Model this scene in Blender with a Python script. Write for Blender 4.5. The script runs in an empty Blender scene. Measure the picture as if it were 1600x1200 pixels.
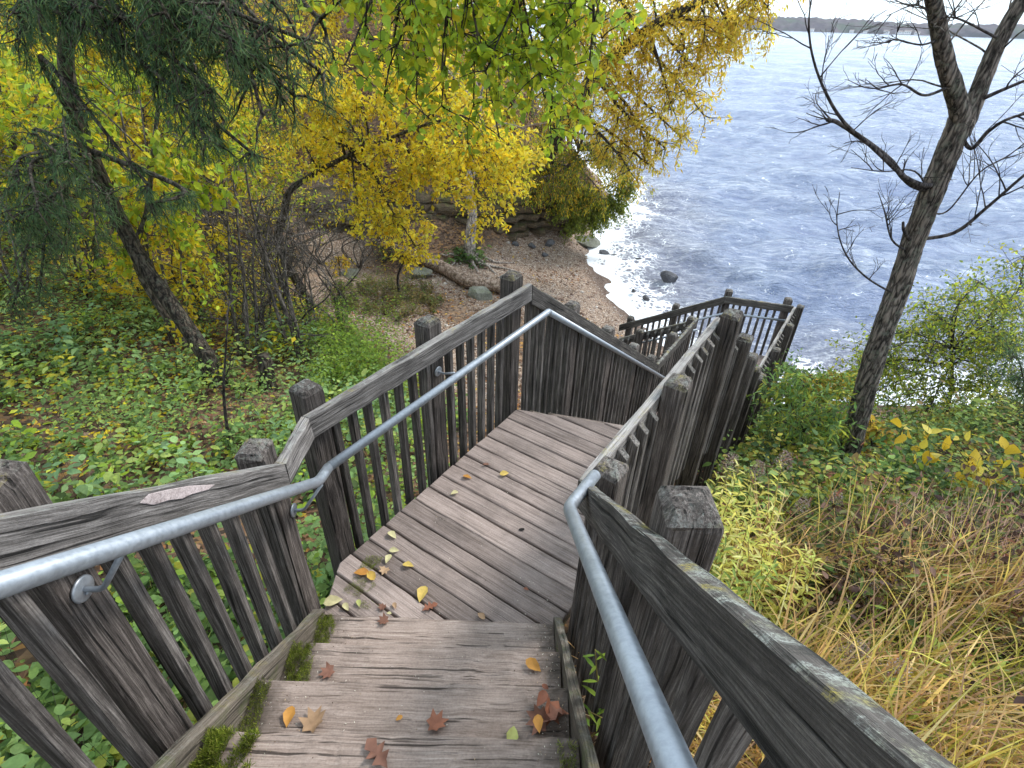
import bpy, math, random
import numpy as np
from math import sin, cos, tan, radians, pi, sqrt, atan2
from mathutils import Matrix, Vector

SC = bpy.context.scene
COL = SC.collection
rng = np.random.default_rng(7)
random.seed(7)

# ------------------------------------------------------------------ camera
EYE = np.array([0.0, 0.0, 7.6])          # eye height above the lake
F, PITCH, ROLL = 845.0, radians(34.0), radians(1.8)
fw = np.array([0, cos(PITCH), -sin(PITCH)])
u0 = np.array([0, sin(PITCH), cos(PITCH)])
r0_ = np.array([1.0, 0, 0])
RT = r0_ * cos(ROLL) + u0 * sin(ROLL)
UP = u0 * cos(ROLL) - r0_ * sin(ROLL)
cam_d = bpy.data.cameras.new('camera')
cam = bpy.data.objects.new('camera', cam_d)
COL.objects.link(cam)
cam_d.sensor_width = 36.0
cam_d.lens = F / 1600 * 36
cam_d.clip_start = 0.05
cam_d.clip_end = 9000
cam.matrix_world = Matrix(((RT[0], UP[0], -fw[0], EYE[0]), (RT[1], UP[1], -fw[1], EYE[1]),
                           (RT[2], UP[2], -fw[2], EYE[2]), (0, 0, 0, 1)))
SC.camera = cam

# ------------------------------------------------------------------ sky and sun
SUN_EL, SUN_AZ = radians(48), radians(62)      # azimuth clockwise from +Y
world = bpy.data.worlds.new('World')
SC.world = world
world.use_nodes = True
wn, wl = world.node_tree.nodes, world.node_tree.links
wn.clear()
w_out = wn.new('ShaderNodeOutputWorld')
w_bg = wn.new('ShaderNodeBackground')
w_bg.inputs['Strength'].default_value = 0.12
w_sky = wn.new('ShaderNodeTexSky')
w_sky.sky_type = 'NISHITA'
w_sky.sun_disc = False
w_sky.sun_elevation = SUN_EL
w_sky.sun_rotation = SUN_AZ
w_tc = wn.new('ShaderNodeTexCoord')
w_map = wn.new('ShaderNodeMapping')
w_map.inputs['Scale'].default_value = (1.6, 1.6, 9.0)
w_noise = wn.new('ShaderNodeTexNoise')
w_noise.inputs['Scale'].default_value = 2.2
w_noise.inputs['Detail'].default_value = 6
w_ramp = wn.new('ShaderNodeMapRange')
w_ramp.inputs['From Min'].default_value = 0.35
w_ramp.inputs['From Max'].default_value = 0.62
w_ramp.inputs['To Min'].default_value = 0.70
w_ramp.inputs['To Max'].default_value = 1.0
w_mix = wn.new('ShaderNodeMix')
w_mix.data_type = 'RGBA'
w_mix.inputs['B'].default_value = (6.2, 7.3, 8.1, 1)
wl.new(w_tc.outputs['Generated'], w_map.inputs['Vector'])
wl.new(w_map.outputs['Vector'], w_noise.inputs['Vector'])
wl.new(w_noise.outputs['Fac'], w_ramp.inputs['Value'])
wl.new(w_ramp.outputs['Result'], w_mix.inputs['Factor'])
wl.new(w_sky.outputs['Color'], w_mix.inputs['A'])
wl.new(w_mix.outputs['Result'], w_bg.inputs['Color'])
wl.new(w_bg.outputs['Background'], w_out.inputs['Surface'])

sun_d = bpy.data.lights.new('sun', 'SUN')
sun_d.energy = 1.5
sun_d.angle = radians(14)
sun_d.color = (1.0, 0.95, 0.88)
sun = bpy.data.objects.new('sun', sun_d)
COL.objects.link(sun)
sd = Vector((sin(SUN_AZ) * cos(SUN_EL), cos(SUN_AZ) * cos(SUN_EL), sin(SUN_EL)))
sun.rotation_euler = sd.to_track_quat('Z', 'Y').to_euler()
sun.location = (20, 20, 40)

SC.view_settings.view_transform = 'Standard'
SC.view_settings.look = 'None'
SC.view_settings.gamma = 1
SC.view_settings.use_curve_mapping = False
SC.view_settings.exposure = 1.15
SC.cycles.diffuse_bounces = 8
SC.cycles.transmission_bounces = 10


# ------------------------------------------------------------------ placing helpers
def ray(px, py):
    return (px - 800) / F * RT + (600 - py) / F * UP + fw


def PY(px, py, y):          # the point seen there at world depth y
    r = ray(px, py)
    return EYE + r * (y / r[1])


def PX(px, py, x):
    r = ray(px, py)
    return EYE + r * (x / r[0])


def PZ(px, py, z):
    r = ray(px, py)
    return EYE + r * ((z - EYE[2]) / r[2])


# ------------------------------------------------------------------ object helpers
def props(o, label=None, cat=None, group=None, kind=None):
    if label: o['label'] = label
    if cat: o['category'] = cat
    if group: o['group'] = group
    if kind: o['kind'] = kind
    return o


def thing(name, label, cat, loc=(0, 0, 0), group=None):
    o = bpy.data.objects.new(name, None)
    o.empty_display_size = 0.2
    o.location = [float(v) for v in loc]
    COL.objects.link(o)
    return props(o, label, cat, group)


def link(name, me, parent=None, M=None, kind=None, label=None):
    o = bpy.data.objects.new(name, me)
    COL.objects.link(o)
    M = Matrix.Identity(4) if M is None else M
    if parent is not None:
        o.parent = parent
        p, off = parent, Matrix.Identity(4)
        while p is not None:                   # every part's own matrix is kept in world axes of its thing
            off = off @ Matrix.Identity(4)
            p = p.parent
        base = WORLD.get(parent.name, Matrix.Translation(parent.location))
        o.matrix_basis = base.inverted() @ M
    else:
        o.matrix_basis = M
    WORLD[o.name] = M
    if kind: o['kind'] = kind
    if label: o['label'] = label
    return o


WORLD = {}


def mesh_tris(name, V, T, mat, col=None, smooth=False):
    me = bpy.data.meshes.new(name)
    V = np.ascontiguousarray(V, dtype=np.float32)
    T = np.ascontiguousarray(T, dtype=np.int32)
    n = T.shape[1]
    me.vertices.add(len(V)); me.vertices.foreach_set('co', V.ravel())
    me.loops.add(T.size); me.loops.foreach_set('vertex_index', T.ravel())
    me.polygons.add(len(T))
    me.polygons.foreach_set('loop_start', np.arange(0, T.size, n, dtype=np.int32))
    if smooth:
        me.polygons.foreach_set('use_smooth', np.ones(len(T), dtype=bool))
    if col is not None:
        a = me.attributes.new('Col', 'FLOAT_COLOR', 'POINT')
        c = np.ones((len(V), 4), dtype=np.float32); c[:, :3] = col
        a.data.foreach_set('color', c.ravel())
    me.materials.append(mat)
    me.update(calc_edges=True)
    return me


def mesh_py(name, V, Fc, mat, smooth=False):
    me = bpy.data.meshes.new(name)
    me.from_pydata([tuple(map(float, v)) for v in V], [], [tuple(f) for f in Fc])
    me.materials.append(mat)
    if smooth:
        me.polygons.foreach_set('use_smooth', np.ones(len(me.polygons), dtype=bool))
    me.update()
    return me


def hash2(i, j, s):
    h = np.sin(i * 127.1 + j * 311.7 + s * 74.7) * 43758.5453
    return h - np.floor(h)


def vnoise(x, y, s=0):
    i, j = np.floor(x), np.floor(y)
    fx, fy = x - i, y - j
    fx = fx * fx * (3 - 2 * fx); fy = fy * fy * (3 - 2 * fy)
    a = hash2(i, j, s); b = hash2(i + 1, j, s); c = hash2(i, j + 1, s); d = hash2(i + 1, j + 1, s)
    return (a + (b - a) * fx) * (1 - fy) + (c + (d - c) * fx) * fy


def fbm(x, y, s=0, o=4):
    v, a = 0, 0.5
    for k in range(o):
        v = v + a * vnoise(x * 2 ** k, y * 2 ** k, s + k); a *= 0.5
    return v


# ------------------------------------------------------------------ materials
class NT:
    def __init__(self, name):
        self.m = bpy.data.materials.new(name)
        self.m.use_nodes = True
        self.n = self.m.node_tree.nodes; self.l = self.m.node_tree.links
        self.n.clear()
        self.out = self.n.new('ShaderNodeOutputMaterial')

    def node(self, t, **kw):
        x = self.n.new('ShaderNode' + t)
        for k, v in kw.items(): setattr(x, k, v)
        return x

    def link(self, a, b): self.l.new(a, b)

    def noise(self, vec, scale, detail=4, rough=0.55):
        x = self.node('TexNoise'); x.inputs['Scale'].default_value = scale
        x.inputs['Detail'].default_value = detail; x.inputs['Roughness'].default_value = rough
        if vec is not None: self.link(vec, x.inputs['Vector'])
        return x.outputs['Fac']

    def mapping(self, vec, scale):
        x = self.node('Mapping'); x.inputs['Scale'].default_value = scale
        self.link(vec, x.inputs['Vector']); return x.outputs['Vector']

    def ramp(self, fac, stops):
        x = self.node('ValToRGB'); e = x.color_ramp.elements
        while len(e) < len(stops): e.new(0.5)
        for k, (p, c) in enumerate(stops):
            e[k].position = p
            e[k].color = (c, c, c, 1) if not hasattr(c, '__len__') else (*c, 1)
        self.link(fac, x.inputs['Fac']); return x.outputs['Color']

    def mix(self, fac, a, b, mode='MIX'):
        x = self.node('Mix', data_type='RGBA', blend_type=mode)
        for s, v in (('Factor', fac), ('A', a), ('B', b)):
            i = x.inputs[s]
            if hasattr(v, 'links') or hasattr(v, 'is_linked'): self.link(v, i)
            elif hasattr(v, '__len__'): i.default_value = (*v, 1)
            else: i.default_value = v
        return x.outputs['Result']

    def math(self, op, a, b=0.5, c=None, clamp=False):
        x = self.node('Math', operation=op); x.use_clamp = clamp
        for k, v in enumerate((a, b) if c is None else (a, b, c)):
            if hasattr(v, 'is_linked'): self.link(v, x.inputs[k])
            else: x.inputs[k].default_value = v
        return x.outputs[0]

    def bump(self, h, strength=0.5, dist=0.01):
        x = self.node('Bump'); x.inputs['Strength'].default_value = strength
        x.inputs['Distance'].default_value = dist
        self.link(h, x.inputs['Height']); return x.outputs['Normal']

    def principled(self, col, rough=0.8, normal=None, spec=0.3, metal=0.0):
        p = self.node('BsdfPrincipled')
        for s, v in (('Base Color', col), ('Roughness', rough)):
            if hasattr(v, 'is_linked'): self.link(v, p.inputs[s])
            elif hasattr(v, '__len__'): p.inputs[s].default_value = (*v, 1)
            else: p.inputs[s].default_value = v
        p.inputs['Specular IOR Level'].default_value = spec
        p.inputs['Metallic'].default_value = metal
        if normal is not None: self.link(normal, p.inputs['Normal'])
        return p

    def done(self, sh):
        self.link(sh, self.out.inputs['Surface']); return self.m


def wood(name, dark, mid, light, lichen=0.0, worn=0.0, bump=0.6, crack=0.5, moss=0.0, ends=0.0):
    t = NT(name)
    tc = t.node('TexCoord'); oi = t.node('ObjectInfo')
    off = t.node('VectorMath', operation='SCALE'); off.inputs[0].default_value = (17.3, 9.1, 23.7)
    t.link(oi.outputs['Random'], off.inputs['Scale'])
    add = t.node('VectorMath', operation='ADD')
    t.link(tc.outputs['Object'], add.inputs[0]); t.link(off.outputs[0], add.inputs[1])
    v = add.outputs[0]
    warp = t.node('TexNoise'); warp.inputs['Scale'].default_value = 2.2; warp.inputs['Detail'].default_value = 2
    t.link(v, warp.inputs['Vector'])
    wsc = t.node('VectorMath', operation='SCALE'); wsc.inputs['Scale'].default_value = 0.028
    t.link(warp.outputs['Color'], wsc.inputs[0])
    wadd = t.node('VectorMath', operation='ADD'); t.link(v, wadd.inputs[0]); t.link(wsc.outputs[0], wadd.inputs[1])
    vw = wadd.outputs[0]
    g1 = t.noise(t.mapping(vw, (1.5, 48, 48)), 1.0, 6, 0.68)
    g2 = t.noise(t.mapping(vw, (3.6, 150, 150)), 1.0, 5, 0.7)
    blot = t.noise(v, 4.5, 5, 0.6)
    grit = t.noise(v, 120, 3, 0.6)
    g = t.math('ADD', t.math('MULTIPLY', g1, 0.42), t.math('MULTIPLY', g2, 0.58))
    col = t.ramp(g, [(0.35, dark), (0.5, mid), (0.64, light)])
    g3 = t.noise(t.mapping(vw, (1.6, 70, 70)), 1.0, 3, 0.5)
    ck = t.ramp(g3, [(0.33, 0.0), (0.42, 1.0)])
    ckm = t.mix(crack, (1, 1, 1), ck)
    col = t.mix(1.0, col, ckm, 'MULTIPLY')
    bl = t.ramp(blot, [(0.28, 0.62), (0.5, 1.0), (0.75, 1.25)])
    col = t.mix(0.8, col, bl, 'MULTIPLY')
    gr = t.ramp(grit, [(0.3, 0.7), (0.6, 1.12)])
    col = t.mix(0.5, col, gr, 'MULTIPLY')
    rb = t.math('ADD', t.math('MULTIPLY', oi.outputs['Random'], 0.6), 0.70)
    hv = t.node('HueSaturation'); t.link(col, hv.inputs['Color']); t.link(rb, hv.inputs['Value'])
    col = hv.outputs['Color']
    geo = t.node('NewGeometry'); sx = t.node('SeparateXYZ'); t.link(geo.outputs['Normal'], sx.inputs[0])
    upf = t.math('MULTIPLY_ADD', sx.outputs['Z'], 2.5, -0.75, clamp=True)
    if worn:
        wf = t.math('MULTIPLY', upf, t.ramp(t.noise(t.mapping(v, (3, 30, 30)), 1.0, 5), [(0.4, 0.0), (0.6, worn)]))
        col = t.mix(wf, col, light)
    if lichen:
        l1 = t.math('MULTIPLY', t.ramp(t.noise(v, 26, 6, 0.8), [(0.47, 0.0), (0.56, 1.0)]), t.ramp(t.noise(v, 210, 3, 0.7), [(0.42, 0.15), (0.55, 1.0)]))
        lf = t.math('MULTIPLY', t.math('MULTIPLY', l1, upf), lichen)
        lc = t.ramp(t.noise(v, 9, 2), [(0.36, (0.05, 0.05, 0.045)), (0.44, (0.36, 0.38, 0.35)), (0.55, (0.26, 0.27, 0.22)), (0.62, (0.30, 0.25, 0.06))])
        col = t.mix(lf, col, lc)
    if moss:
        m1 = t.ramp(t.noise(v, 6, 5, 0.7), [(0.52, 0.0), (0.66, 1.0)])
        col = t.mix(t.math('MULTIPLY', m1, moss), col, (0.09, 0.13, 0.02))
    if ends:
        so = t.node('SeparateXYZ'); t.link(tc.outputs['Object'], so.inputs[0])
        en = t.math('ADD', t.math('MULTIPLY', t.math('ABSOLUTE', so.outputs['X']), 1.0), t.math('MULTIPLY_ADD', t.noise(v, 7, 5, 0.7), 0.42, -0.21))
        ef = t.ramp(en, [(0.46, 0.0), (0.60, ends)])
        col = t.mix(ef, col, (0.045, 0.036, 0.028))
    h = t.math('ADD', t.math('MULTIPLY', g2, 0.6), t.math('ADD', t.math('MULTIPLY', g1, 0.5), t.math('MULTIPLY', ck, 0.35)))
    h = t.math('ADD', h, t.math('MULTIPLY', grit, 0.15))
    p = t.principled(col, 0.85, t.bump(h, bump, 0.012), 0.25)
    return t.done(p.outputs[0])


M_DECK = wood('weathered_deck_wood', (0.16, 0.122, 0.106), (0.265, 0.21, 0.187), (0.355, 0.29, 0.263), bump=0.4, crack=0.35)
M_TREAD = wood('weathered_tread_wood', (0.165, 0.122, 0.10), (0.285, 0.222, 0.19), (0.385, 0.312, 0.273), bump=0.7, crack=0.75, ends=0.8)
M_RAIL = wood('grey_rail_wood', (0.045, 0.040, 0.038), (0.18, 0.163, 0.155), (0.42, 0.39, 0.375), lichen=0.5, worn=0.45, bump=0.9, crack=0.8)
M_RAILD = wood('dark_lichen_rail_wood', (0.022, 0.020, 0.019), (0.075, 0.066, 0.06), (0.20, 0.18, 0.165), lichen=0.95, worn=0.25, bump=0.9, crack=0.8)
M_BAL = wood('dark_baluster_wood', (0.022, 0.019, 0.018), (0.095, 0.083, 0.077), (0.27, 0.245, 0.23), lichen=0.3, bump=0.8, crack=0.8)
M_POST = wood('dark_post_wood', (0.020, 0.017, 0.015), (0.095, 0.079, 0.072), (0.26, 0.225, 0.207), lichen=0.7, worn=0.2, bump=1.0, crack=0.85)
M_STR = wood('mossy_stringer_wood', (0.05, 0.042, 0.034), (0.15, 0.125, 0.10), (0.28, 0.24, 0.20), lichen=0.3, moss=0.45, bump=0.7, crack=0.6)
M_DRIFT = wood('driftwood', (0.11, 0.075, 0.055), (0.26, 0.18, 0.14), (0.42, 0.32, 0.26), bump=0.8)


def metal_mat():
    t = NT('galvanised_steel')
    tc = t.node('TexCoord')
    a = t.noise(tc.outputs['Object'], 9, 5, 0.6)
    b = t.noise(tc.outputs['Object'], 60, 4, 0.6)
    col = t.ramp(a, [(0.3, (0.29, 0.315, 0.35)), (0.55, (0.35, 0.378, 0.42)), (0.75, (0.40, 0.43, 0.47))])
    col = t.mix(0.5, col, t.ramp(b, [(0.35, 0.7), (0.6, 1.1)]), 'MULTIPLY')
    rust = t.ramp(t.noise(tc.outputs['Object'], 5, 6, 0.7), [(0.66, 0.0), (0.74, 0.6)])
    col = t.mix(rust, col, (0.16, 0.10, 0.07))
    p = t.principled(col, t.ramp(b, [(0.3, 0.34), (0.7, 0.55)]), t.bump(b, 0.05, 0.002), 0.5, 0.55)
    return t.done(p.outputs[0])


M_METAL = metal_mat()


def leaf_mat(name='leaf', trans=0.55, rough=0.55, spec=0.3):
    t = NT(name)
    at = t.node('Attribute'); at.attribute_name = 'Col'
    tc = t.node('TexCoord')
    v = t.noise(tc.outputs['Object'], 45, 3)
    col = t.mix(0.45, at.outputs['Color'], t.ramp(v, [(0.3, 0.62), (0.7, 1.2)]), 'MULTIPLY')
    p = t.principled(col, rough, None, spec)
    tr = t.node('BsdfTranslucent'); t.link(col, tr.inputs['Color'])
    mx = t.node('MixShader'); mx.inputs[0].default_value = trans
    t.link(p.outputs[0], mx.inputs[1]); t.link(tr.outputs[0], mx.inputs[2])
    return t.done(mx.outputs[0])


M_LEAF = leaf_mat()
M_DRY = leaf_mat('dry_leaf', 0.12, 0.75, 0.15)


def plain_leaf(name, c1, c2, trans=0.45):
    t = NT(name)
    oi = t.node('ObjectInfo'); tc = t.node('TexCoord')
    col = t.ramp(oi.outputs['Random'], [(0.0, c1), (1.0, c2)])
    v = t.noise(tc.outputs['Object'], 30, 3)
    col = t.mix(0.6, col, t.ramp(v, [(0.3, 0.6), (0.7, 1.2)]), 'MULTIPLY')
    p = t.principled(col, 0.6, None, 0.25)
    tr = t.node('BsdfTranslucent'); t.link(col, tr.inputs['Color'])
    mx = t.node('MixShader'); mx.inputs[0].default_value = trans
    t.link(p.outputs[0], mx.inputs[1]); t.link(tr.outputs[0], mx.inputs[2])
    return t.done(mx.outputs[0])


def bark(name, dark, mid, light, zs=3.0, xs=16, bump=1.0, lich=0.0):
    t = NT(name)
    tc = t.node('TexCoord')
    v = t.mapping(tc.outputs['Object'], (xs, xs, zs))
    n1 = t.noise(v, 1.0, 6, 0.65)
    vo = t.node('TexVoronoi'); vo.feature = 'DISTANCE_TO_EDGE'; vo.inputs['Scale'].default_value = 0.9
    wv = t.node('VectorMath', operation='ADD'); nn = t.node('TexNoise'); nn.inputs['Scale'].default_value = 0.8; nn.inputs['Detail'].default_value = 5
    t.link(v, nn.inputs['Vector']); wv2 = t.node('VectorMath', operation='SCALE'); wv2.inputs['Scale'].default_value = 2.6; t.link(nn.outputs['Color'], wv2.inputs[0]); t.link(v, wv.inputs[0]); t.link(wv2.outputs[0], wv.inputs[1])
    t.link(wv.outputs[0], vo.inputs['Vector'])
    e = t.ramp(vo.outputs['Distance'], [(0.0, 0.0), (0.25, 1.0)])
    h = t.math('ADD', t.math('MULTIPLY', n1, 0.9), t.math('MULTIPLY', e, 0.35))
    col = t.ramp(h, [(0.42, dark), (0.62, mid), (0.9, light)])
    if lich:
        lf = t.ramp(t.noise(tc.outputs['Object'], 14, 5, 0.7), [(0.52, 0.0), (0.62, lich)])
        col = t.mix(lf, col, (0.20, 0.22, 0.17))
    p = t.principled(col, 0.9, t.bump(h, bump, 0.03), 0.2)
    return t.done(p.outputs[0])


M_BARKR = bark('furrowed_grey_bark', (0.018, 0.015, 0.013), (0.10, 0.083, 0.073), (0.26, 0.215, 0.185), 4.5, 24, 1.0, 0.35)
M_BARKD = bark('dark_bark', (0.010, 0.008, 0.007), (0.045, 0.036, 0.028), (0.12, 0.095, 0.075), 4, 18, 1.0, 0.3)
M_BARKG = bark('grey_twig_bark', (0.03, 0.026, 0.024), (0.11, 0.092, 0.082), (0.22, 0.19, 0.17), 5, 20, 0.6)
M_BARKP = bark('pale_bark', (0.10, 0.085, 0.075), (0.30, 0.25, 0.22), (0.48, 0.42, 0.38), 5, 14, 0.6, 0.2)
M_TWIG = bark('dark_twig_bark', (0.016, 0.013, 0.013), (0.05, 0.042, 0.042), (0.11, 0.095, 0.09), 5, 20, 0.4)


def rock_mat(name, c1, c2, c3, strata=0.0, moss=0.3):
    t = NT(name)
    tc = t.node('TexCoord'); geo = t.node('NewGeometry')
    v = t.mapping(geo.outputs['Position'], (1, 1, 1 + 5 * strata))
    n = t.noise(v, 2.6, 7, 0.65)
    f = t.noise(geo.outputs['Position'], 24, 5, 0.65)
    h = t.math('ADD', t.math('MULTIPLY', n, 0.6), t.math('MULTIPLY', f, 0.4))
    col = t.ramp(h, [(0.32, c1), (0.5, c2), (0.66, c3)])
    sx = t.node('SeparateXYZ'); t.link(geo.outputs['Normal'], sx.inputs[0])
    up = t.math('MULTIPLY_ADD', sx.outputs['Z'], 2.0, -0.7, clamp=True)
    mf = t.math('MULTIPLY', up, t.ramp(t.noise(geo.outputs['Position'], 5, 5, 0.7), [(0.45, 0.0), (0.6, moss)]))
    col = t.mix(mf, col, (0.07, 0.095, 0.022))
    p = t.principled(col, 0.85, t.bump(h, 0.8, 0.05), 0.3)
    return t.done(p.outputs[0])


M_CLIFF = rock_mat('layered_sandstone', (0.018, 0.014, 0.010), (0.085, 0.062, 0.04), (0.23, 0.17, 0.11), 1.0, 0.5)
M_BOULD = rock_mat('mossy_boulder', (0.07, 0.07, 0.055), (0.16, 0.16, 0.13), (0.27, 0.265, 0.23), 0, 0.3)
M_WETROCK = rock_mat('wet_dark_rock', (0.03, 0.03, 0.033), (0.085, 0.085, 0.095), (0.17, 0.17, 0.18), 0, 0.0)
M_WHROCK = rock_mat('pale_limestone', (0.28, 0.26, 0.24), (0.42, 0.40, 0.37), (0.6, 0.58, 0.55), 0, 0.0)
M_PEBBLE = rock_mat('beach_pebble', (0.16, 0.12, 0.095), (0.30, 0.235, 0.19), (0.50, 0.42, 0.36), 0, 0.0)

# ------------------------------------------------------------------ terrain
CP = np.array([
    # behind and beside the stairs
    (0, -8, 7.0), (0, -3, 5.6), (-4, -3, 5.2), (-9, -4, 5.8), (-20, -8, 9), (6, -4, 5.8), (14, -8, 6.0),
    (-1.6, 0.2, 4.3), (-2.9, 1.6, 3.6), (-1.2, 2.6, 3.5), (-5.7, 4.8, 3.15), (-8, 3, 3.7), (-15, 2, 5.6), (-30, 3, 10),
    (0.9, 0.4, 4.8), (3, 0, 4.9), (6, 0, 4.9), (12, 0, 5.0), (1.4, 2.0, 4.15), (3, 2, 4.3), (6, 2, 4.3), (12, 3, 4.3),
    (2.4, 4.3, 3.15), (4.4, 5.35, 2.75), (6.4, 6, 2.7), (9, 6.4, 2.6), (13, 6, 2.8),
    (0, 3, 3.5), (0.6, 5, 2.5), (2.5, 6.3, 1.9), (4.0, 7.6, 1.35), (6, 8, 1.45), (9, 8.6, 1.2), (13, 8.6, 1.3), (25, 8, 1.6),
    # shore line at z = 0
    (2.9, 20.4, 0), (2.85, 18.9, 0), (2.95, 17.3, 0), (3.2, 16, 0), (3.6, 14.8, 0), (4.3, 13.0, 0), (5.0, 11.6, 0), (6.4, 10.4, 0),
    (8.5, 10.6, 0), (12, 10.8, 0), (20, 11, 0), (30, 11, 0), (2.75, 22.2, 0), (3.4, 24.5, 0), (4.6, 27.5, 0), (4.6, 31, 0), (3, 38, 0), (0, 50, 0),
    # lake bed
    (5, 20, -0.5), (5, 17, -0.4), (6, 14, -0.6), (8, 13, -0.7), (12, 14, -1), (9, 22, -1.5), (9, 30, -2), (20, 20, -3), (20, 40, -4), (40, 30, -5),
    (10, 50, -4), (40, 12, -1),
    # beach and gully
    (1.6, 17, 0.42), (0, 17, 0.62), (-2, 16, 0.72), (-5, 17.2, 0.85), (1.2, 20, 0.34), (0, 19, 0.6), (0, 13.5, 0.9), (2.4, 13, 0.5), (3.2, 10.5, 0.75),
    (1.5, 9, 1.15), (0, 7, 1.75), (-2.3, 8.8, 1.65), (-4.4, 9, 2.0), (-4.9, 7.4, 2.35), (-5.8, 6.6, 2.7), (-4.4, 12.7, 1.25), (-3.5, 14, 1.05), (-2, 12, 1.15),
    # hillside
    (-9, 8, 3.3), (-8.5, 13, 2.4), (-8, 17, 2.0), (-12, 17, 4.3), (-15, 10, 6), (-20, 16, 9), (-14, 23, 8),
    (-9, 21, 4.6), (-6, 20, 3.3), (-3, 21.0, 3.2), (-1, 21.4, 2.9), (1, 22.8, 2.6), (2.2, 24.5, 2.2), (3.2, 27, 2.0), (0, 26, 4.6), (-5, 27, 7), (-2, 34, 7),
    (-15, 32, 11), (-30, 25, 15), (-30, 12, 12), (-8, 45, 9), (-30, 50, 16), (-45, 0, 14), (-45, 40, 18), (25, -8, 6)], float)


def rbf_fit(P):
    n = len(P)
    d = np.linalg.norm(P[:, None, :2] - P[None, :, :2], axis=2)
    A = np.zeros((n + 3, n + 3)); A[:n, :n] = -d - np.eye(n) * 0.05
    A[:n, n:] = np.c_[np.ones(n), P[:, :2]]; A[n:, :n] = A[:n, n:].T
    return np.linalg.solve(A, np.r_[P[:, 2], 0, 0, 0])


_W = rbf_fit(CP)


def H(x, y, detail=True):
    x = np.asarray(x, float); y = np.asarray(y, float)
    s = x.shape; x = x.ravel(); y = y.ravel()
    z = np.zeros(len(x)); n = len(CP)
    for a in range(0, len(x), 20000):
        b = slice(a, a + 20000)
        d = np.sqrt((x[b, None] - CP[None, :, 0]) ** 2 + (y[b, None] - CP[None, :, 1]) ** 2 + 0.15)
        z[b] = -d @ _W[:n] + _W[n] + _W[n + 1] * x[b] + _W[n + 2] * y[b]
    if detail:
        k = np.clip(z / 1.2, 0.15, 1)
        z = z + k * (fbm(x * 0.5, y * 0.5, 3) - 0.47) * 0.5 + k * (fbm(x * 2.3, y * 2.3, 9, 3) - 0.44) * 0.16
    return z.reshape(s)


def grid_axis(lo, hi, c, d0, g):
    out = [c]; d = d0
    while out[-1] < hi: out.append(out[-1] + d); d *= g
    d = d0; lo_ = [c]
    while lo_[-1] > lo: lo_.append(lo_[-1] - d); d *= g
    return np.array(lo_[:0:-1] + out)


gx = grid_axis(-60, 60, 0, 0.14, 1.014); gy = grid_axis(-25, 75, 8, 0.14, 1.014)
GX, GY = np.meshgrid(gx, gy); GZ = H(GX, GY)
V = np.c_[GX.ravel(), GY.ravel(), GZ.ravel()]
nx, ny = len(gx), len(gy)
idx = np.arange(nx * ny).reshape(ny, nx)
Q = np.c_[idx[:-1, :-1].ravel(), idx[:-1, 1:].ravel(), idx[1:, 1:].ravel(), idx[1:, :-1].ravel()]


def bare(x, y):
    """1 on the beach and the trodden path, 0 where litter and plants grow"""
    d = np.full(np.shape(x), 9.0)
    pts = [(-6.2, 18.3), (-5.0, 14.5), (-3.2, 12.3), (-1.6, 10.6), (-0.2, 9.0)]
    for (a, b), (c, e) in zip(pts[:-1], pts[1:]):
        t = np.clip(((x - a) * (c - a) + (y - b) * (e - b)) / ((c - a) ** 2 + (e - b) ** 2), 0, 1)
        d = np.minimum(d, np.hypot(x - a - t * (c - a), y - b - t * (e - b)))
    path = np.clip(1.6 - d * 0.9, 0, 1)
    beach = np.clip((1.05 - H(x, y, False)) * 3.2, 0, 1) * (y > 8) * np.clip((x + 4.5) * 0.6, 0, 1) * np.clip((x < 4.5) * 1.0, 0, 1)
    return np.clip(np.maximum(path, beach) + (vnoise(np.asarray(x) * 1.1, np.asarray(y) * 1.1, 5) - 0.5) * 0.5, 0, 1)


BR = bare(GX.ravel(), GY.ravel())


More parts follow.
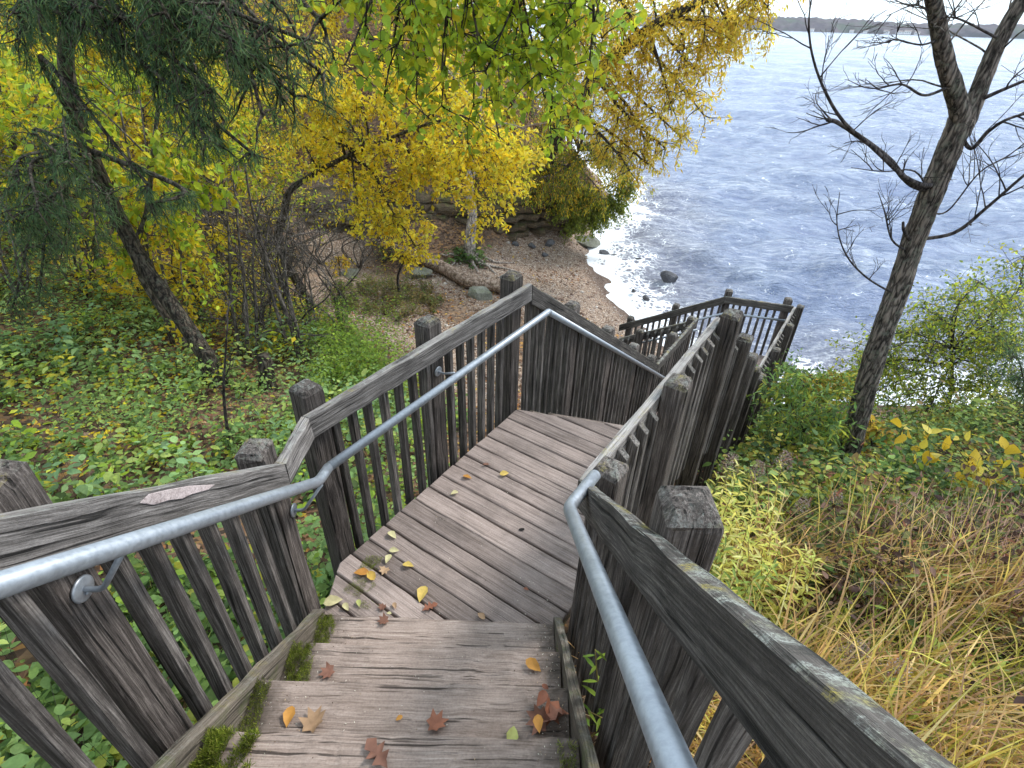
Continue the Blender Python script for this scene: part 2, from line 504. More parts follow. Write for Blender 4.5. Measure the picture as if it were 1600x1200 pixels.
def ground_mat():
    t = NT('earth_and_beach')
    at = t.node('Attribute'); at.attribute_name = 'Col'
    sp = t.node('SeparateColor'); t.link(at.outputs['Color'], sp.inputs[0])
    geo = t.node('NewGeometry'); pos = geo.outputs['Position']
    n1 = t.noise(pos, 1.4, 6, 0.65); n2 = t.noise(pos, 16, 5, 0.7)
    vo = t.node('TexVoronoi'); vo.inputs['Scale'].default_value = 15; t.link(pos, vo.inputs['Vector'])
    vo2 = t.node('TexVoronoi'); vo2.inputs['Scale'].default_value = 34; t.link(pos, vo2.inputs['Vector'])
    sep = t.node('SeparateColor'); t.link(vo.outputs['Color'], sep.inputs[0])
    sep2 = t.node('SeparateColor'); t.link(vo2.outputs['Color'], sep2.inputs[0])
    lit = t.ramp(sep.outputs[0], [(0.0, (0.035, 0.024, 0.017)), (0.45, (0.10, 0.062, 0.043)), (0.75, (0.19, 0.12, 0.075)), (1.0, (0.26, 0.14, 0.05))])
    lit = t.mix(0.7, lit, t.ramp(n1, [(0.35, 0.55), (0.65, 1.2)]), 'MULTIPLY')
    peb = t.ramp(sep2.outputs[0], [(0.0, (0.15, 0.095, 0.07)), (0.5, (0.27, 0.195, 0.145)), (0.85, (0.38, 0.30, 0.235)), (1.0, (0.55, 0.48, 0.43))])
    peb = t.mix(0.65, peb, t.ramp(n1, [(0.35, 0.7), (0.65, 1.15)]), 'MULTIPLY')
    peb = t.mix(t.ramp(n1, [(0.55, 0.0), (0.72, 0.55)]), peb, (0.20, 0.105, 0.06))
    col = t.mix(sp.outputs[0], lit, peb)
    wet = t.mix(sp.outputs[1], col, t.mix(1.0, col, (0.42, 0.40, 0.42), 'MULTIPLY'))
    h = t.math('ADD', t.math('MULTIPLY', sep.outputs[1], 0.5), t.math('MULTIPLY', n2, 0.8))
    p = t.principled(wet, 0.9, t.bump(h, 0.7, 0.03), 0.2)
    return t.done(p.outputs[0])


WETM = np.clip(1 - GZ.ravel() / 0.10, 0, 1)
me = mesh_tris('ground', V, Q, ground_mat(), np.c_[BR, WETM, 0 * BR], smooth=True)
props(link('ground', me), 'brown leaf covered bank running down to a pinkish pebble beach', 'ground', kind='structure')

# contour points of the shore for the water's foam
cr = (GZ[:, :-1] * GZ[:, 1:] < 0)
sh_i = np.argwhere(cr)
SHORE = np.c_[(GX[:, :-1][cr] + GX[:, 1:][cr]) / 2, GY[:, :-1][cr]]
cr2 = (GZ[:-1] * GZ[1:] < 0)
SHORE = np.r_[SHORE, np.c_[GX[:-1][cr2], (GY[:-1][cr2] + GY[1:][cr2]) / 2]]
SHORE = SHORE[(SHORE[:, 0] > 0) & (SHORE[:, 1] > 5)]


# ------------------------------------------------------------------ lake
def water_mat():
    t = NT('lake_water')
    at = t.node('Attribute'); at.attribute_name = 'Col'
    sp = t.node('SeparateColor'); t.link(at.outputs['Color'], sp.inputs[0])
    d = t.math('MULTIPLY', sp.outputs[0], 40.0)           # metres from the shore
    crest = sp.outputs[1]
    geo = t.node('NewGeometry'); pos = geo.outputs['Position']
    rot = t.node('Mapping'); rot.inputs['Rotation'].default_value = (0, 0, radians(22)); rot.inputs['Scale'].default_value = (1.0, 2.4, 1)
    t.link(pos, rot.inputs['Vector']); rp = rot.outputs['Vector']
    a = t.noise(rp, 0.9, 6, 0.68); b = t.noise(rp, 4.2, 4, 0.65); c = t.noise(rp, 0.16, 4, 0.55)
    h = t.math('ADD', t.math('MULTIPLY', a, 0.9), t.math('MULTIPLY', b, 0.22))
    fn = t.noise(pos, 1.3, 8, 0.74)
    fn2 = t.noise(rp, 2.4, 6, 0.68)
    fn3 = t.noise(rp, 1.6, 7, 0.7)
    # wash along the beach
    wp = t.node('VectorMath', operation='ADD'); ws = t.node('TexNoise'); ws.inputs['Scale'].default_value = 0.9; ws.inputs['Detail'].default_value = 4
    t.link(pos, ws.inputs['Vector']); t.link(pos, wp.inputs[0]); t.link(ws.outputs['Color'], wp.inputs[1])
    vo = t.node('TexVoronoi'); vo.feature = 'DISTANCE_TO_EDGE'; vo.inputs['Scale'].default_value = 1.7; t.link(wp.outputs[0], vo.inputs['Vector'])
    lace = t.ramp(vo.outputs['Distance'], [(0.0, 1.0), (0.09, 0.0)])
    vo2 = t.node('TexVoronoi'); vo2.feature = 'DISTANCE_TO_EDGE'; vo2.inputs['Scale'].default_value = 4.5; t.link(wp.outputs[0], vo2.inputs['Vector'])
    lace2 = t.ramp(vo2.outputs['Distance'], [(0.0, 1.0), (0.16, 0.25), (0.3, 0.0)])
    dj = t.math('ADD', d, t.math('MULTIPLY_ADD', t.noise(pos, 0.55, 4, 0.6), 3.0, -1.5))
    solid = t.math('MULTIPLY_ADD', dj, -0.42, 1.22, clamp=True)
    near = t.ramp(t.math('ADD', t.math('MULTIPLY', solid, 0.54), t.math('ADD', t.math('MULTIPLY_ADD', fn, 1.5, -0.75), t.math('MULTIPLY', lace2, 0.3))), [(0.40, 0.0), (0.52, 0.95)])
    zone = t.math('MULTIPLY_ADD', dj, -0.17, 1.0, clamp=True)
    mid = t.math('MULTIPLY', t.math('MULTIPLY', zone, t.math('MAXIMUM', lace, t.math('MULTIPLY', lace2, 0.6))), t.ramp(fn2, [(0.46, 0.0), (0.62, 0.9)]))
    zone2 = t.math('MULTIPLY_ADD', d, -0.085, 1.0, clamp=True)
    streak = t.math('MULTIPLY', zone2, t.ramp(t.noise(t.mapping(rp, (0.35, 1.3, 1)), 1.5, 7, 0.75), [(0.58, 0.0), (0.68, 0.75)]))
    wc = t.math('MULTIPLY_ADD', t.math('ADD', t.math('MULTIPLY', crest, 0.5), t.math('MULTIPLY', fn3, 1.3)), 6.0, -7.0, clamp=True)
    fleck = t.math('MULTIPLY', t.ramp(t.noise(rp, 2.6, 6, 0.72), [(0.635, 0.0), (0.69, 0.55)]), t.math('MULTIPLY_ADD', d, -0.03, 1.0, clamp=True))
    streak = t.math('MAXIMUM', streak, fleck)
    foam = t.math('MAXIMUM', t.math('MAXIMUM', near, mid), t.math('MAXIMUM', streak, t.math('MULTIPLY', wc, 0.22)))
    base = t.mix(t.ramp(c, [(0.35, 0.0), (0.65, 1.0)]), (0.155, 0.202, 0.32), (0.20, 0.245, 0.385))
    base = t.mix(t.ramp(a, [(0.40, 0.0), (0.62, 1.0)]), base, t.mix(0.55, base, (0.38, 0.435, 0.565)))  # crests lightened in the colour, standing in for reflected ripple contrast
    shallow = t.math('MULTIPLY_ADD', dj, -0.17, 0.95, clamp=True)
    base = t.mix(t.math('MULTIPLY', shallow, 0.8), base, (0.21, 0.175, 0.17))
    nrm = t.bump(h, 1.0, 0.5)
    p = t.principled(base, 0.12, nrm, 0.5)
    p.inputs['IOR'].default_value = 1.33
    fo = t.principled((0.80, 0.83, 0.88), 0.7, t.bump(fn, 0.6, 0.05), 0.3)
    mx = t.node('MixShader'); t.link(foam, mx.inputs[0]); t.link(p.outputs[0], mx.inputs[1]); t.link(fo.outputs[0], mx.inputs[2])
    return t.done(mx.outputs[0])


wc_ = np.array([3.0, 6.0])
ang = np.unique(np.r_[np.linspace(-180, -25, 24), np.linspace(-25, 62, 520), np.linspace(62, 180, 20)])
rad = 2.5 * 1.0125 ** np.arange(0, 590)
rad = np.r_[rad[rad < 3600], 5200.]
A_, R_ = np.meshgrid(np.radians(ang), rad)
WX = wc_[0] + R_ * np.sin(A_); WY = wc_[1] + R_ * np.cos(A_)
dR = R_ * 0.0125
WZ = np.zeros_like(WX); wr = np.random.default_rng(3)
for k in range(50):
    lam = 0.5 * 1.08 ** k * (1 + 0.2 * wr.random())
    th = radians(202) + wr.normal() * 0.55
    amp = 0.0125 * lam ** 0.75 * (0.6 if lam > 9 else 1)
    fade = np.clip(lam / (2.6 * dR) - 0.6, 0, 1)
    ph = (WX * sin(th) + WY * cos(th)) * 2 * pi / lam + wr.random() * 6.28
    ph = ph + 1.5 * vnoise(WX / (lam * 3), WY / (lam * 3), k)
    WZ += amp * fade * (np.sin(ph) + 0.25 * np.sin(2 * ph + 1.57))
dist = np.full(WX.size, 40.0)
xy = np.c_[WX.ravel(), WY.ravel()]
nearm = np.where(R_.ravel() < 60)[0]
for a in range(0, len(nearm), 4000):
    ii = nearm[a:a + 4000]
    dist[ii] = np.sqrt(((xy[ii, None] - SHORE[None]) ** 2).sum(2).min(1))
WZ *= np.clip(dist.reshape(WX.shape) / 3 + 0.3, 0.3, 1)
crest = np.clip(WZ / 0.16, 0, 1)
ni, nj = WX.shape
idx = np.arange(ni * nj).reshape(ni, nj)
Qw = np.c_[idx[:-1, :-1].ravel(), idx[1:, :-1].ravel(), idx[1:, 1:].ravel(), idx[:-1, 1:].ravel()]
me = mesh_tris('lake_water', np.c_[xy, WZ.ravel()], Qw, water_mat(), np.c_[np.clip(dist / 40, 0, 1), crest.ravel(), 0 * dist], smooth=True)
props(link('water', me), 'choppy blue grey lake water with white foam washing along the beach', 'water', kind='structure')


# ------------------------------------------------------------------ far shore
def far_mat():
    t = NT('far_autumn_woods')
    geo = t.node('NewGeometry')
    v = t.mapping(geo.outputs['Position'], (1, 0.3, 2.2))
    n = t.noise(v, 0.016, 6, 0.7); m = t.noise(v, 0.05, 5, 0.7)
    col = t.ramp(n, [(0.35, (0.055, 0.045, 0.06)), (0.5, (0.085, 0.062, 0.07)), (0.62, (0.05, 0.07, 0.045)), (0.75, (0.13, 0.08, 0.06))])
    col = t.mix(0.8, col, t.ramp(m, [(0.35, 0.5), (0.65, 1.5)]), 'MULTIPLY')
    return t.done(t.principled(col, 1.0, None, 0.0).outputs[0])


fa = np.radians(np.linspace(-40, 75, 700))
rows = []
hgt = 26 + 22 * fbm(np.degrees(fa) * 0.12, np.degrees(fa) * 0 + 3, 21) - 4 + 5 * (vnoise(np.degrees(fa) * 6, fa * 0, 5) - .5)
for rr, hh in ((2000, -2), (2006, 0.25), (2050, 0.5), (2150, 0.8), (2300, 1.0), (2600, 0.9), (2900, -0.1)):
    rj = rr + (vnoise(np.degrees(fa) * 1.5, fa * 0 + rr, 31) - .5) * 60
    z = hh * hgt + (vnoise(np.degrees(fa) * 11, fa * 0 + rr * .37, 8) - .5) * 5 * (hh > 0.1) if hh > 0 else np.full(len(fa), -2.0)
    rows.append(np.c_[rj * np.sin(fa), rj * np.cos(fa), z])
fv = np.concatenate(rows); nj = len(fa); ni = len(rows)
idx = np.arange(ni * nj).reshape(ni, nj)
Qf = np.c_[idx[:-1, :-1].ravel(), idx[:-1, 1:].ravel(), idx[1:, 1:].ravel(), idx[1:, :-1].ravel()]
props(link('hills', mesh_tris('hills', fv, Qf, far_mat(), smooth=True)), 'low wooded hills along the far side of the lake', 'hills', kind='structure')


def flat_mat(name, c, rough=0.8):
    t = NT(name); tc = t.node('TexCoord')
    n = t.noise(tc.outputs['Object'], 3, 4)
    return t.done(t.principled(t.mix(0.3, c, t.ramp(n, [(0.3, 0.75), (0.7, 1.1)]), 'MULTIPLY'), rough).outputs[0])


M_HWALL = flat_mat('white_house_wall', (0.72, 0.70, 0.68)); M_HROOF = flat_mat('grey_house_roof', (0.25, 0.2, 0.18)); M_GLASS = flat_mat('dark_window', (0.06, 0.07, 0.09), 0.2)


def box(x0, x1, y0, y1, z0, z1):
    v = [(x, y, z) for x in (x0, x1) for y in (y0, y1) for z in (z0, z1)]
    f = [(0, 1, 3, 2), (4, 6, 7, 5), (0, 4, 5, 1), (2, 3, 7, 6), (0, 2, 6, 4), (1, 5, 7, 3)]
    return v, f


hv, hf = box(-7, 7, -5, 5, 0, 6); hm_wall = mesh_py('wall', hv, hf, M_HWALL)
hm_roof = mesh_py('roof', [(-8, -6, 6.02), (8, -6, 6.02), (8, 6, 6.02), (-8, 6, 6.02), (-8, 0, 9.5), (8, 0, 9.5)],
                  [(0, 1, 5, 4), (2, 3, 4, 5), (1, 2, 5), (3, 0, 4), (0, 3, 2, 1)], M_HROOF)
wv, wf = box(-1, 1, -0.15, 0.15, 0, 1.8); hm_win = mesh_py('window', wv, wf, M_GLASS)
for px in (1268, 1330, 1352, 1384, 1404, 1409, 1417, 1432):
    az = atan2(*ray(px, 47 + (px - 1200) * 0.035)[:2])
    loc = (1996 * sin(az), 1996 * cos(az), 1.0)
    h = thing('shore_house', 'tiny white house at the waterline of the far wooded shore', 'house', loc, 'white houses along the far shore')
    Rz = Matrix.Translation(loc) @ Matrix.Rotation(-az + random.uniform(-.3, .3), 4, 'Z') @ Matrix.Scale(random.uniform(0.7, 1.15), 4)
    link('wall', hm_wall, h, Rz); link('roof', hm_roof, h, Rz)
    for wx in (-4, 0, 4): link('window', hm_win, h, Rz @ Matrix.Translation((wx, -5.1, 2.6)))


# ------------------------------------------------------------------ board builder
def loft(name, c0, c1, ch, mat, nseg=6, jit=0.003, seed=None, zax=None):
    """board between two end quads (inner-top, outer-top, outer-bottom, inner-bottom); returns mesh and frame, local X along the board"""
    r = np.random.default_rng(seed if seed is not None else random.randrange(10 ** 6))
    c0 = np.asarray(c0, float); c1 = np.asarray(c1, float)
    w = np.linalg.norm(c0[1] - c0[0]); h = np.linalg.norm(c0[3] - c0[0])
    cu, cv = min(ch / w, .4), min(ch / h, .4)
    uv = np.array([(cu, 0), (1 - cu, 0), (1, cv), (1, 1 - cv), (1 - cu, 1), (cu, 1), (0, 1 - cv), (0, cv)])
    bil = lambda c: (1 - uv[:, :1]) * (1 - uv[:, 1:]) * c[0] + uv[:, :1] * (1 - uv[:, 1:]) * c[1] + uv[:, :1] * uv[:, 1:] * c[2] + (1 - uv[:, :1]) * uv[:, 1:] * c[3]
    E0, E1 = bil(c0), bil(c1)
    ctr = (c0.mean(0) + c1.mean(0)) / 2
    X = c1.mean(0) - c0.mean(0); X /= np.linalg.norm(X)
    Zs = (c0[0] + c0[1] - c0[2] - c0[3]) if zax is None else np.asarray(zax, float)
    Zs = Zs - X * (Zs @ X); Zs /= np.linalg.norm(Zs); Y = np.cross(Zs, X)
    Rm = np.c_[X, Y, Zs]
    V = []
    for k in range(nseg + 1):
        t = k / nseg
        ring = E0 * (1 - t) + E1 * t
        V.append((ring - ctr) @ Rm + r.normal(size=(8, 3)) * jit * np.array([0.3 if 0 < k < nseg else 1, 1, 1]))
    V = np.concatenate(V)
    Fc = []
    for k in range(nseg):
        for i in range(8):
            j = (i + 1) % 8
            Fc.append((k * 8 + i, k * 8 + j, k * 8 + 8 + j, k * 8 + 8 + i))
    Fc.append(tuple(range(7, -1, -1))); Fc.append(tuple(nseg * 8 + i for i in range(8)))
    # outward orientation
    a, b, c = V[Fc[0][0]], V[Fc[0][1]], V[Fc[0][2]]
    nn = np.cross(b - a, c - a); mid = V[:8].mean(0)
    if nn @ ((a + b) / 2 - mid) < 0: Fc = [f[::-1] for f in Fc]
    M = Matrix(((X[0], Y[0], Zs[0], ctr[0]), (X[1], Y[1], Zs[1], ctr[1]), (X[2], Y[2], Zs[2], ctr[2]), (0, 0, 0, 1)))
    return mesh_py(name, V, Fc, mat), M


def box_quad(p, out, hvec):
    p = np.asarray(p, float); out = np.asarray(out, float); hvec = np.asarray(hvec, float)
    return [p, p + out, p + out + hvec, p + hvec]


def post_mesh(L, w, mat, seed, dome=0.035):
    r = np.random.default_rng(seed)
    c = 0.010; hw = w / 2
    ring = np.array([(-hw + c, -hw), (hw - c, -hw), (hw, -hw + c), (hw, hw - c), (hw - c, hw), (-hw + c, hw), (-hw, hw - c), (-hw, -hw + c)])
    secs = [(0, 1)] + [(L * k / 6, 1) for k in range(1, 6)] + [(L - 0.06, 1), (L - dome, 1.0), (L - dome * 0.35, 0.80), (L, 0.45)]
    V, Fc = [], []
    for x, s in secs:
        V.append(np.c_[np.full(8, x) + r.normal(size=8) * (0.004 if x > L * .8 else 0.0), ring * s + r.normal(size=(8, 2)) * 0.0025])
    n = len(secs)
    for k in range(n - 1):
        for i in range(8):
            j = (i + 1) % 8
            Fc.append((k * 8 + i, k * 8 + j, k * 8 + 8 + j, k * 8 + 8 + i))
    Fc.append(tuple(range(7, -1, -1))); Fc.append(tuple((n - 1) * 8 + i for i in range(8)))
    return mesh_py('post', np.concatenate(V), Fc, mat)


def up_frame(p, ang):
    """local X up, Y/Z horizontal turned by ang"""
    ca, sa = cos(ang), sin(ang)
    return Matrix(((0, ca, -sa, p[0]), (0, sa, ca, p[1]), (1, 0, 0, p[2]), (0, 0, 0, 1)))


def tube_geo(pts, rad, n=12, cap=True, rough=0.0, seed=0):
    pts = np.asarray(pts, float); m = len(pts)
    rad = np.broadcast_to(np.asarray(rad, float), (m,))
    T = np.gradient(pts, axis=0); T /= np.linalg.norm(T, axis=1)[:, None] + 1e-12
    a = np.array([0, 0, 1.0]) if abs(T[0][2]) < 0.9 else np.array([1.0, 0, 0])
    N = np.cross(T[0], a); N /= np.linalg.norm(N)
    V = []
    th = np.arange(n) / n * 2 * pi
    for k in range(m):
        N = N - T[k] * (N @ T[k]); N /= np.linalg.norm(N) + 1e-12
        B = np.cross(T[k], N)
        rr = rad[k] * np.ones(n)
        if rough:
            rr = rr * (1 + rough * (vnoise(np.cos(th) * 2.3 + seed, np.sin(th) * 2.3 + k * 0.55, 2) + vnoise(np.cos(th) * 6 + seed, np.sin(th) * 6 + k * 0.9, 5) * 0.6 - 0.8))
        V.append(pts[k] + rr[:, None] * (np.cos(th)[:, None] * N + np.sin(th)[:, None] * B))
    V = np.concatenate(V)
    i = np.arange(n); j = (i + 1) % n
    Q = np.concatenate([np.c_[k * n + i, k * n + j, k * n + n + j, k * n + n + i] for k in range(m - 1)])
    T1 = np.r_[Q[:, [0, 1, 2]], Q[:, [0, 2, 3]]]
    if cap:
        V = np.r_[V, pts[:1], pts[-1:]]
        T1 = np.r_[T1, np.c_[j, i, np.full(n, m * n)], np.c_[(m - 1) * n + i, (m - 1) * n + j, np.full(n, m * n + 1)]]
    return V, T1


class Acc:
    def __init__(self): self.V, self.T, self.C, self.n = [], [], [], 0

    def add(self, V, T, col=None):
        self.V.append(V); self.T.append(T + self.n); self.n += len(V)
        if col is not None: self.C.append(np.broadcast_to(col, (len(V), 3)))

    def tube(self, pts, rad, n=6, **k): self.add(*tube_geo(pts, rad, n, **k))

    def mesh(self, name, mat, smooth=False):
        return mesh_tris(name, np.concatenate(self.V), np.concatenate(self.T), mat, np.concatenate(self.C) if self.C else None, smooth)


def crom(P, per=6):
    P = np.asarray(P, float)
    if len(P) < 3:
        t = np.linspace(0, 1, per + 1)[:, None]; return P[0] * (1 - t) + P[-1] * t
    Q = np.r_[[2 * P[0] - P[1]], P, [2 * P[-1] - P[-2]]]
    out = []
    for k in range(1, len(Q) - 2):
        for t in np.arange(per) / per:
            out.append(0.5 * ((2 * Q[k]) + (-Q[k - 1] + Q[k + 1]) * t + (2 * Q[k - 1] - 5 * Q[k] + 4 * Q[k + 1] - Q[k + 2]) * t * t + (-Q[k - 1] + 3 * Q[k] - 3 * Q[k + 1] + Q[k + 2]) * t ** 3))
    out.append(P[-1]); return np.array(out)


def bend(P, r=0.06, n=5):
    """polyline with rounded corners"""
    P = [np.asarray(p, float) for p in P]; out = [P[0]]
    for a, b, c in zip(P[:-2], P[1:-1], P[2:]):
        d1 = (a - b); l1 = np.linalg.norm(d1); d2 = (c - b); l2 = np.linalg.norm(d2)
        rr = min(r, l1 * .45, l2 * .45); p, q = b + d1 / l1 * rr, b + d2 / l2 * rr
        for t in np.linspace(0, 1, n): out.append((1 - t) ** 2 * p + 2 * t * (1 - t) * b + t * t * q)
    out.append(P[-1]); return np.array(out)


# ------------------------------------------------------------------ staircase geometry
AZ = radians(33.6)
av = np.array([sin(AZ), cos(AZ), 0]); nv = np.array([cos(AZ), -sin(AZ), 0])       # along / to the right of the landing
Z1, Z2 = 4.70, 2.00                                       # landing floors
RZ1, RZ2 = 5.85, 3.15                                     # their rail tops
FLW = 0.777
LA = np.array([-1.05, 1.87, RZ1]); LB = np.array([-1.05, 2.22, RZ1]); LC = np.array([0.14, 4.02, RZ1])
LD = np.array([2.30, 7.27, RZ2]); LN = np.array([3.38, 8.94, RZ2]); LF = np.array([4.17, 9.92, RZ2])
RA = np.array([0.32, 1.83, RZ1]); RC = np.array([1.46, 3.55, RZ1]); RD = np.array([3.59, 6.87, RZ2]); RF = np.array([5.38, 9.57, RZ2])
L0 = LA + np.array([0, -2.6, 2.6 * FLW]); R0 = RA + np.array([0, -2.6, 2.6 * FLW])
fv3 = -nv                                                 # third flight runs down to the left
P3 = 0.62
def fl3(p, s): return np.asarray(p) + fv3 * s - np.array([0, 0, P3 * s])
LN3, LF3 = fl3(LN, 2.1), fl3(LF, 2.1)


def perp_out(p, q, side):
    d = (q - p)[:2]; d = d / np.linalg.norm(d)
    left = np.array([-d[1], d[0], 0])
    return left * side                                     # side +1: outside lies left of travel


def rail_run(name, label, p, q, side, posts, rail_h=1.15, mat_rail=None, m0=None, m1=None, spacing=0.127, pipe=None, brackets=(), piped=0.026, nob=(), post_down=1.2, cut=True, rail_extra=None, seed=1, btop=0.02):
    """one straight railing: top rail inside, posts and balusters fixed to its outer face"""
    root = thing(name, label, 'railing', (p[0], p[1], min(p[2], q[2]) - rail_h), 'timber railings of the staircase')
    out = perp_out(p, q, side); th = 0.05
    L = np.linalg.norm((q - p)[:2]); slope = (q[2] - p[2]) / L; hv = 0.14 * sqrt(1 + slope * slope)
    o0 = out * th if m0 is None else m0; o1 = out * th if m1 is None else m1
    down = np.array([0, 0, -hv])
    ns = max(4, int(L / 0.12))
    me, M = loft('top_rail', box_quad(p, o0, down), box_quad(q, o1, down), 0.006, mat_rail or M_RAIL, ns, 0.0022, seed)
    link('top_rail', me, root, M)
    if rail_extra:
        for e in rail_extra:
            me, M = loft('top_rail', box_quad(e[0], e[2], np.array([0, 0, -0.14])), box_quad(e[1], e[3], np.array([0, 0, -0.14])), 0.006, mat_rail or M_RAIL, 4, 0.002, seed + 5)
            link('top_rail', me, root, M)
    ang = atan2(out[1], out[0])
    used = []
    for k, s in enumerate(posts):
        c = p + (q - p) * (s / L) + out * (th + 0.0725)
        top = c[2] + 0.115; bot = min(float(H(c[0], c[1])), c[2] - rail_h - 0.3) - 0.35
        me = post_mesh(top - bot, 0.132, M_POST, seed * 31 + k)
        link('post', me, root, up_frame((c[0], c[1], bot), ang) @ Matrix.Rotation(random.uniform(-.015, .015), 4, 'X'))
        used.append(s)
    # balusters share one mesh, its top cut to shed rain
    bl = rail_h - 0.03
    d0, d1 = 0.055, 0.042
    e = 0.042 if cut else 0.0
    ci = [np.array([0, -d0 / 2, 0.0]), np.array([0, d0 / 2, 0.0])]
    xa = np.array([1.0, 0, 0])
    me = None
    s = spacing * 0.6
    tdir = (q - p) / L; tdir = np.array([tdir[0], tdir[1], 0])
    while s < L:
        if all(abs(s - u) > 0.085 for u in used) and not any(a < s < b for a, b in nob):
            c = p + (q - p) * (s / L) + out * (th + d0 / 2 + 0.002)
            if me is None:
                bt = np.array([0, 0, -btop]); bb = np.array([0, 0, -bl - 0.16])
                i0 = -out * d0 / 2; o_ = out * d0 / 2; t0 = -tdir * d1 / 2; t1 = tdir * d1 / 2
                cut_v = np.array([0, 0, -e])
                ctop = [i0 + t0 + bt, o_ + t0 + bt + cut_v, o_ + t1 + bt + cut_v, i0 + t1 + bt]
                cbot = [i0 + t0 + bb, o_ + t0 + bb, o_ + t1 + bb, i0 + t1 + bb]
                me, Mb = loft('baluster', cbot, ctop, 0.004, M_BAL, 4, 0.0014, seed + 77)
            Mi = Matrix.Translation((c[0], c[1], c[2] + random.uniform(-.008, .004))) @ Mb @ Matrix.Rotation(random.uniform(-.012, .012), 4, 'Y')
            link('baluster', me, root, Mi)
        s += spacing * random.uniform(0.95, 1.05)
    if pipe is not None:
        V, T = tube_geo(bend(pipe, 0.05), piped, 18)
        hr = link('handrail', mesh_tris('handrail', V - V.mean(0), T, M_METAL, smooth=True), root, Matrix.Translation(V.mean(0)))
        for b in brackets:
            face, pp = np.asarray(b[0], float), np.asarray(b[1], float)
            V1, T1 = tube_geo(bend([face, face - out * 0.055, pp + np.array([0, 0, -piped])], 0.03), 0.008, 10)
            link('bracket', mesh_tris('bracket', V1 - face, T1, M_METAL, smooth=True), hr, Matrix.Translation(face))
            V2, T2 = tube_geo([face, face - out * 0.005, face - out * 0.008], [0.036, 0.036, 0.031], 20)
            link('flange', mesh_tris('flange', V2 - face, T2, M_METAL), hr, Matrix.Translation(face))
            f2 = face - out * 0.008 + np.array([0, 0, -0.014])
            V3, T3 = tube_geo([f2, f2 - out * 0.006], 0.008, 6)
            link('bolt', mesh_tris('bolt', V3 - f2, T3, M_METAL), hr, Matrix.Translation(f2))
    return root


outL = np.array([-1.0, 0, 0]); outLl = -nv
def mitre(o1, o2, th=0.05):
    b = o1 + o2; b = b / np.linalg.norm(b); return b * th / (b @ o1)
mLB = mitre(outL, outLl); mRA = mitre(-outL, nv)
# left of the upper flight, with the short level piece at its foot
lp0 = np.array([-0.94, -0.6, 7.6 - 0.9 + (0.61 + 0.6) * 0.775]); lp1 = np.array([-0.94, 1.93, 5.68])
lp2 = np.array([-0.935, 2.06, 5.655]); lp3 = np.array([0.275, 3.95, 5.65])
lp4 = lp3 + av * 3.9 - np.array([0, 0, 2.72])
fA = PX(128, 920, -1.10); fB = PX(458, 797, -1.10)
RL = rail_run('railing', 'weathered railing down the left of the nearest steps, a pale patch on its top rail', L0, LA, 1, [0.60, 1.58, 2.6],
         m1=outL * 0.05, nob=(), pipe=[lp0, lp1, lp2], brackets=[(fA, np.array([-0.94, fA[1] + 0.0, lp1[2] + (1.93 - fA[1] - .0) * .775])), (fB, np.array([-0.94, fB[1] + 0.04, lp1[2] + (1.93 - fB[1] - .04) * .775]))],
         rail_extra=[(LA + np.array([0, 0.004, 0]), LB, outL * 0.05, mLB)], seed=3)
fD = PX(697, 607, -0.46)
fD = LB + (LC - LB) * (1.05 / np.linalg.norm(LC - LB)) + outLl * 0.05 + np.array([0, 0, -0.27])
rail_run('railing', 'weathered level railing along the left edge of the plank landing', LB, LC, 1, [0.09, 1.06, 2.03], m0=mLB,
         pipe=[lp2 + (lp3 - lp2) * 0.004, lp3, lp3 + (lp4 - lp3) * 0.003], brackets=[(fD, fD - outLl * 0.15 + np.array([0, 0, 0.07]))], seed=4)
rail_run('railing', 'sloping railing on the left of the middle flight, beyond the end of the landing', LC + (LD - LC) * 0.002, LD, 1, [0.95, 1.95, 2.95, 3.85],
         pipe=[lp3 + (lp4 - lp3) * 0.004, lp4], mat_rail=M_RAILD, seed=5)
pp_ = [(218, 786), (232, 772), (262, 765), (295, 759), (336, 757), (326, 765), (300, 772), (285, 779), (262, 782), (240, 789)]
pv = np.array([PX(x_, y_, -1.0472) for x_, y_ in pp_]); pc_ = pv.mean(0)
pv2 = pc_ + (pv - pc_) * 0.94 + np.array([.0012, 0, 0])
n_ = len(pv)
me = mesh_py('bare_patch', np.r_[pv, pv2] - pc_, [(i, (i + 1) % n_, n_ + (i + 1) % n_, n_ + i) for i in range(n_)] + [tuple(range(n_, 2 * n_))], wood('bare_pale_wood', (.25, .20, .19), (.42, .35, .345), (.52, .45, .44), bump=.3, crack=.2))
link('bare_patch', me, RL, Matrix.Translation([float(x_) for x_ in pc_]), label='pale pinkish patch of bare wood')
# right side
rp0 = np.array([0.235, -0.5, 7.6 - 0.30]); rp1 = np.array([0.235, 1.47, 7.6 - 1.56]); rp2 = np.array([0.37, 1.72, 7.6 - 1.62])
rail_run('railing', 'dark lichen covered railing down the right side of the nearest steps', R0, RA, -1, [0.35, 1.70], m1=mRA, mat_rail=M_RAILD, btop=0.125,
         pipe=[rp0, rp1, rp2], seed=6, brackets=[(np.array([0.37, 1.0, 7.6 - 1.55]), np.array([0.24, 1.0, 7.6 - 1.25]))])
rail_run('railing', 'weathered level railing along the right edge of the plank landing, seen from its outer side', RA, RC, -1, [0.06, 0.93, 1.98], m0=mRA, seed=7)
rail_run('railing', 'sloping railing with stepped posts on the right of the hidden middle flight', RC + (RD - RC) * 0.002, RD, -1, [0.95, 1.9, 2.85, 3.75], seed=8)
rail_run('railing', 'railing on the right edge of the lowest landing, beside the bushes above the lake', RD + (RF - RD) * 0.002, RF, -1, [0.12, 1.1, 2.15, 3.1], seed=9)
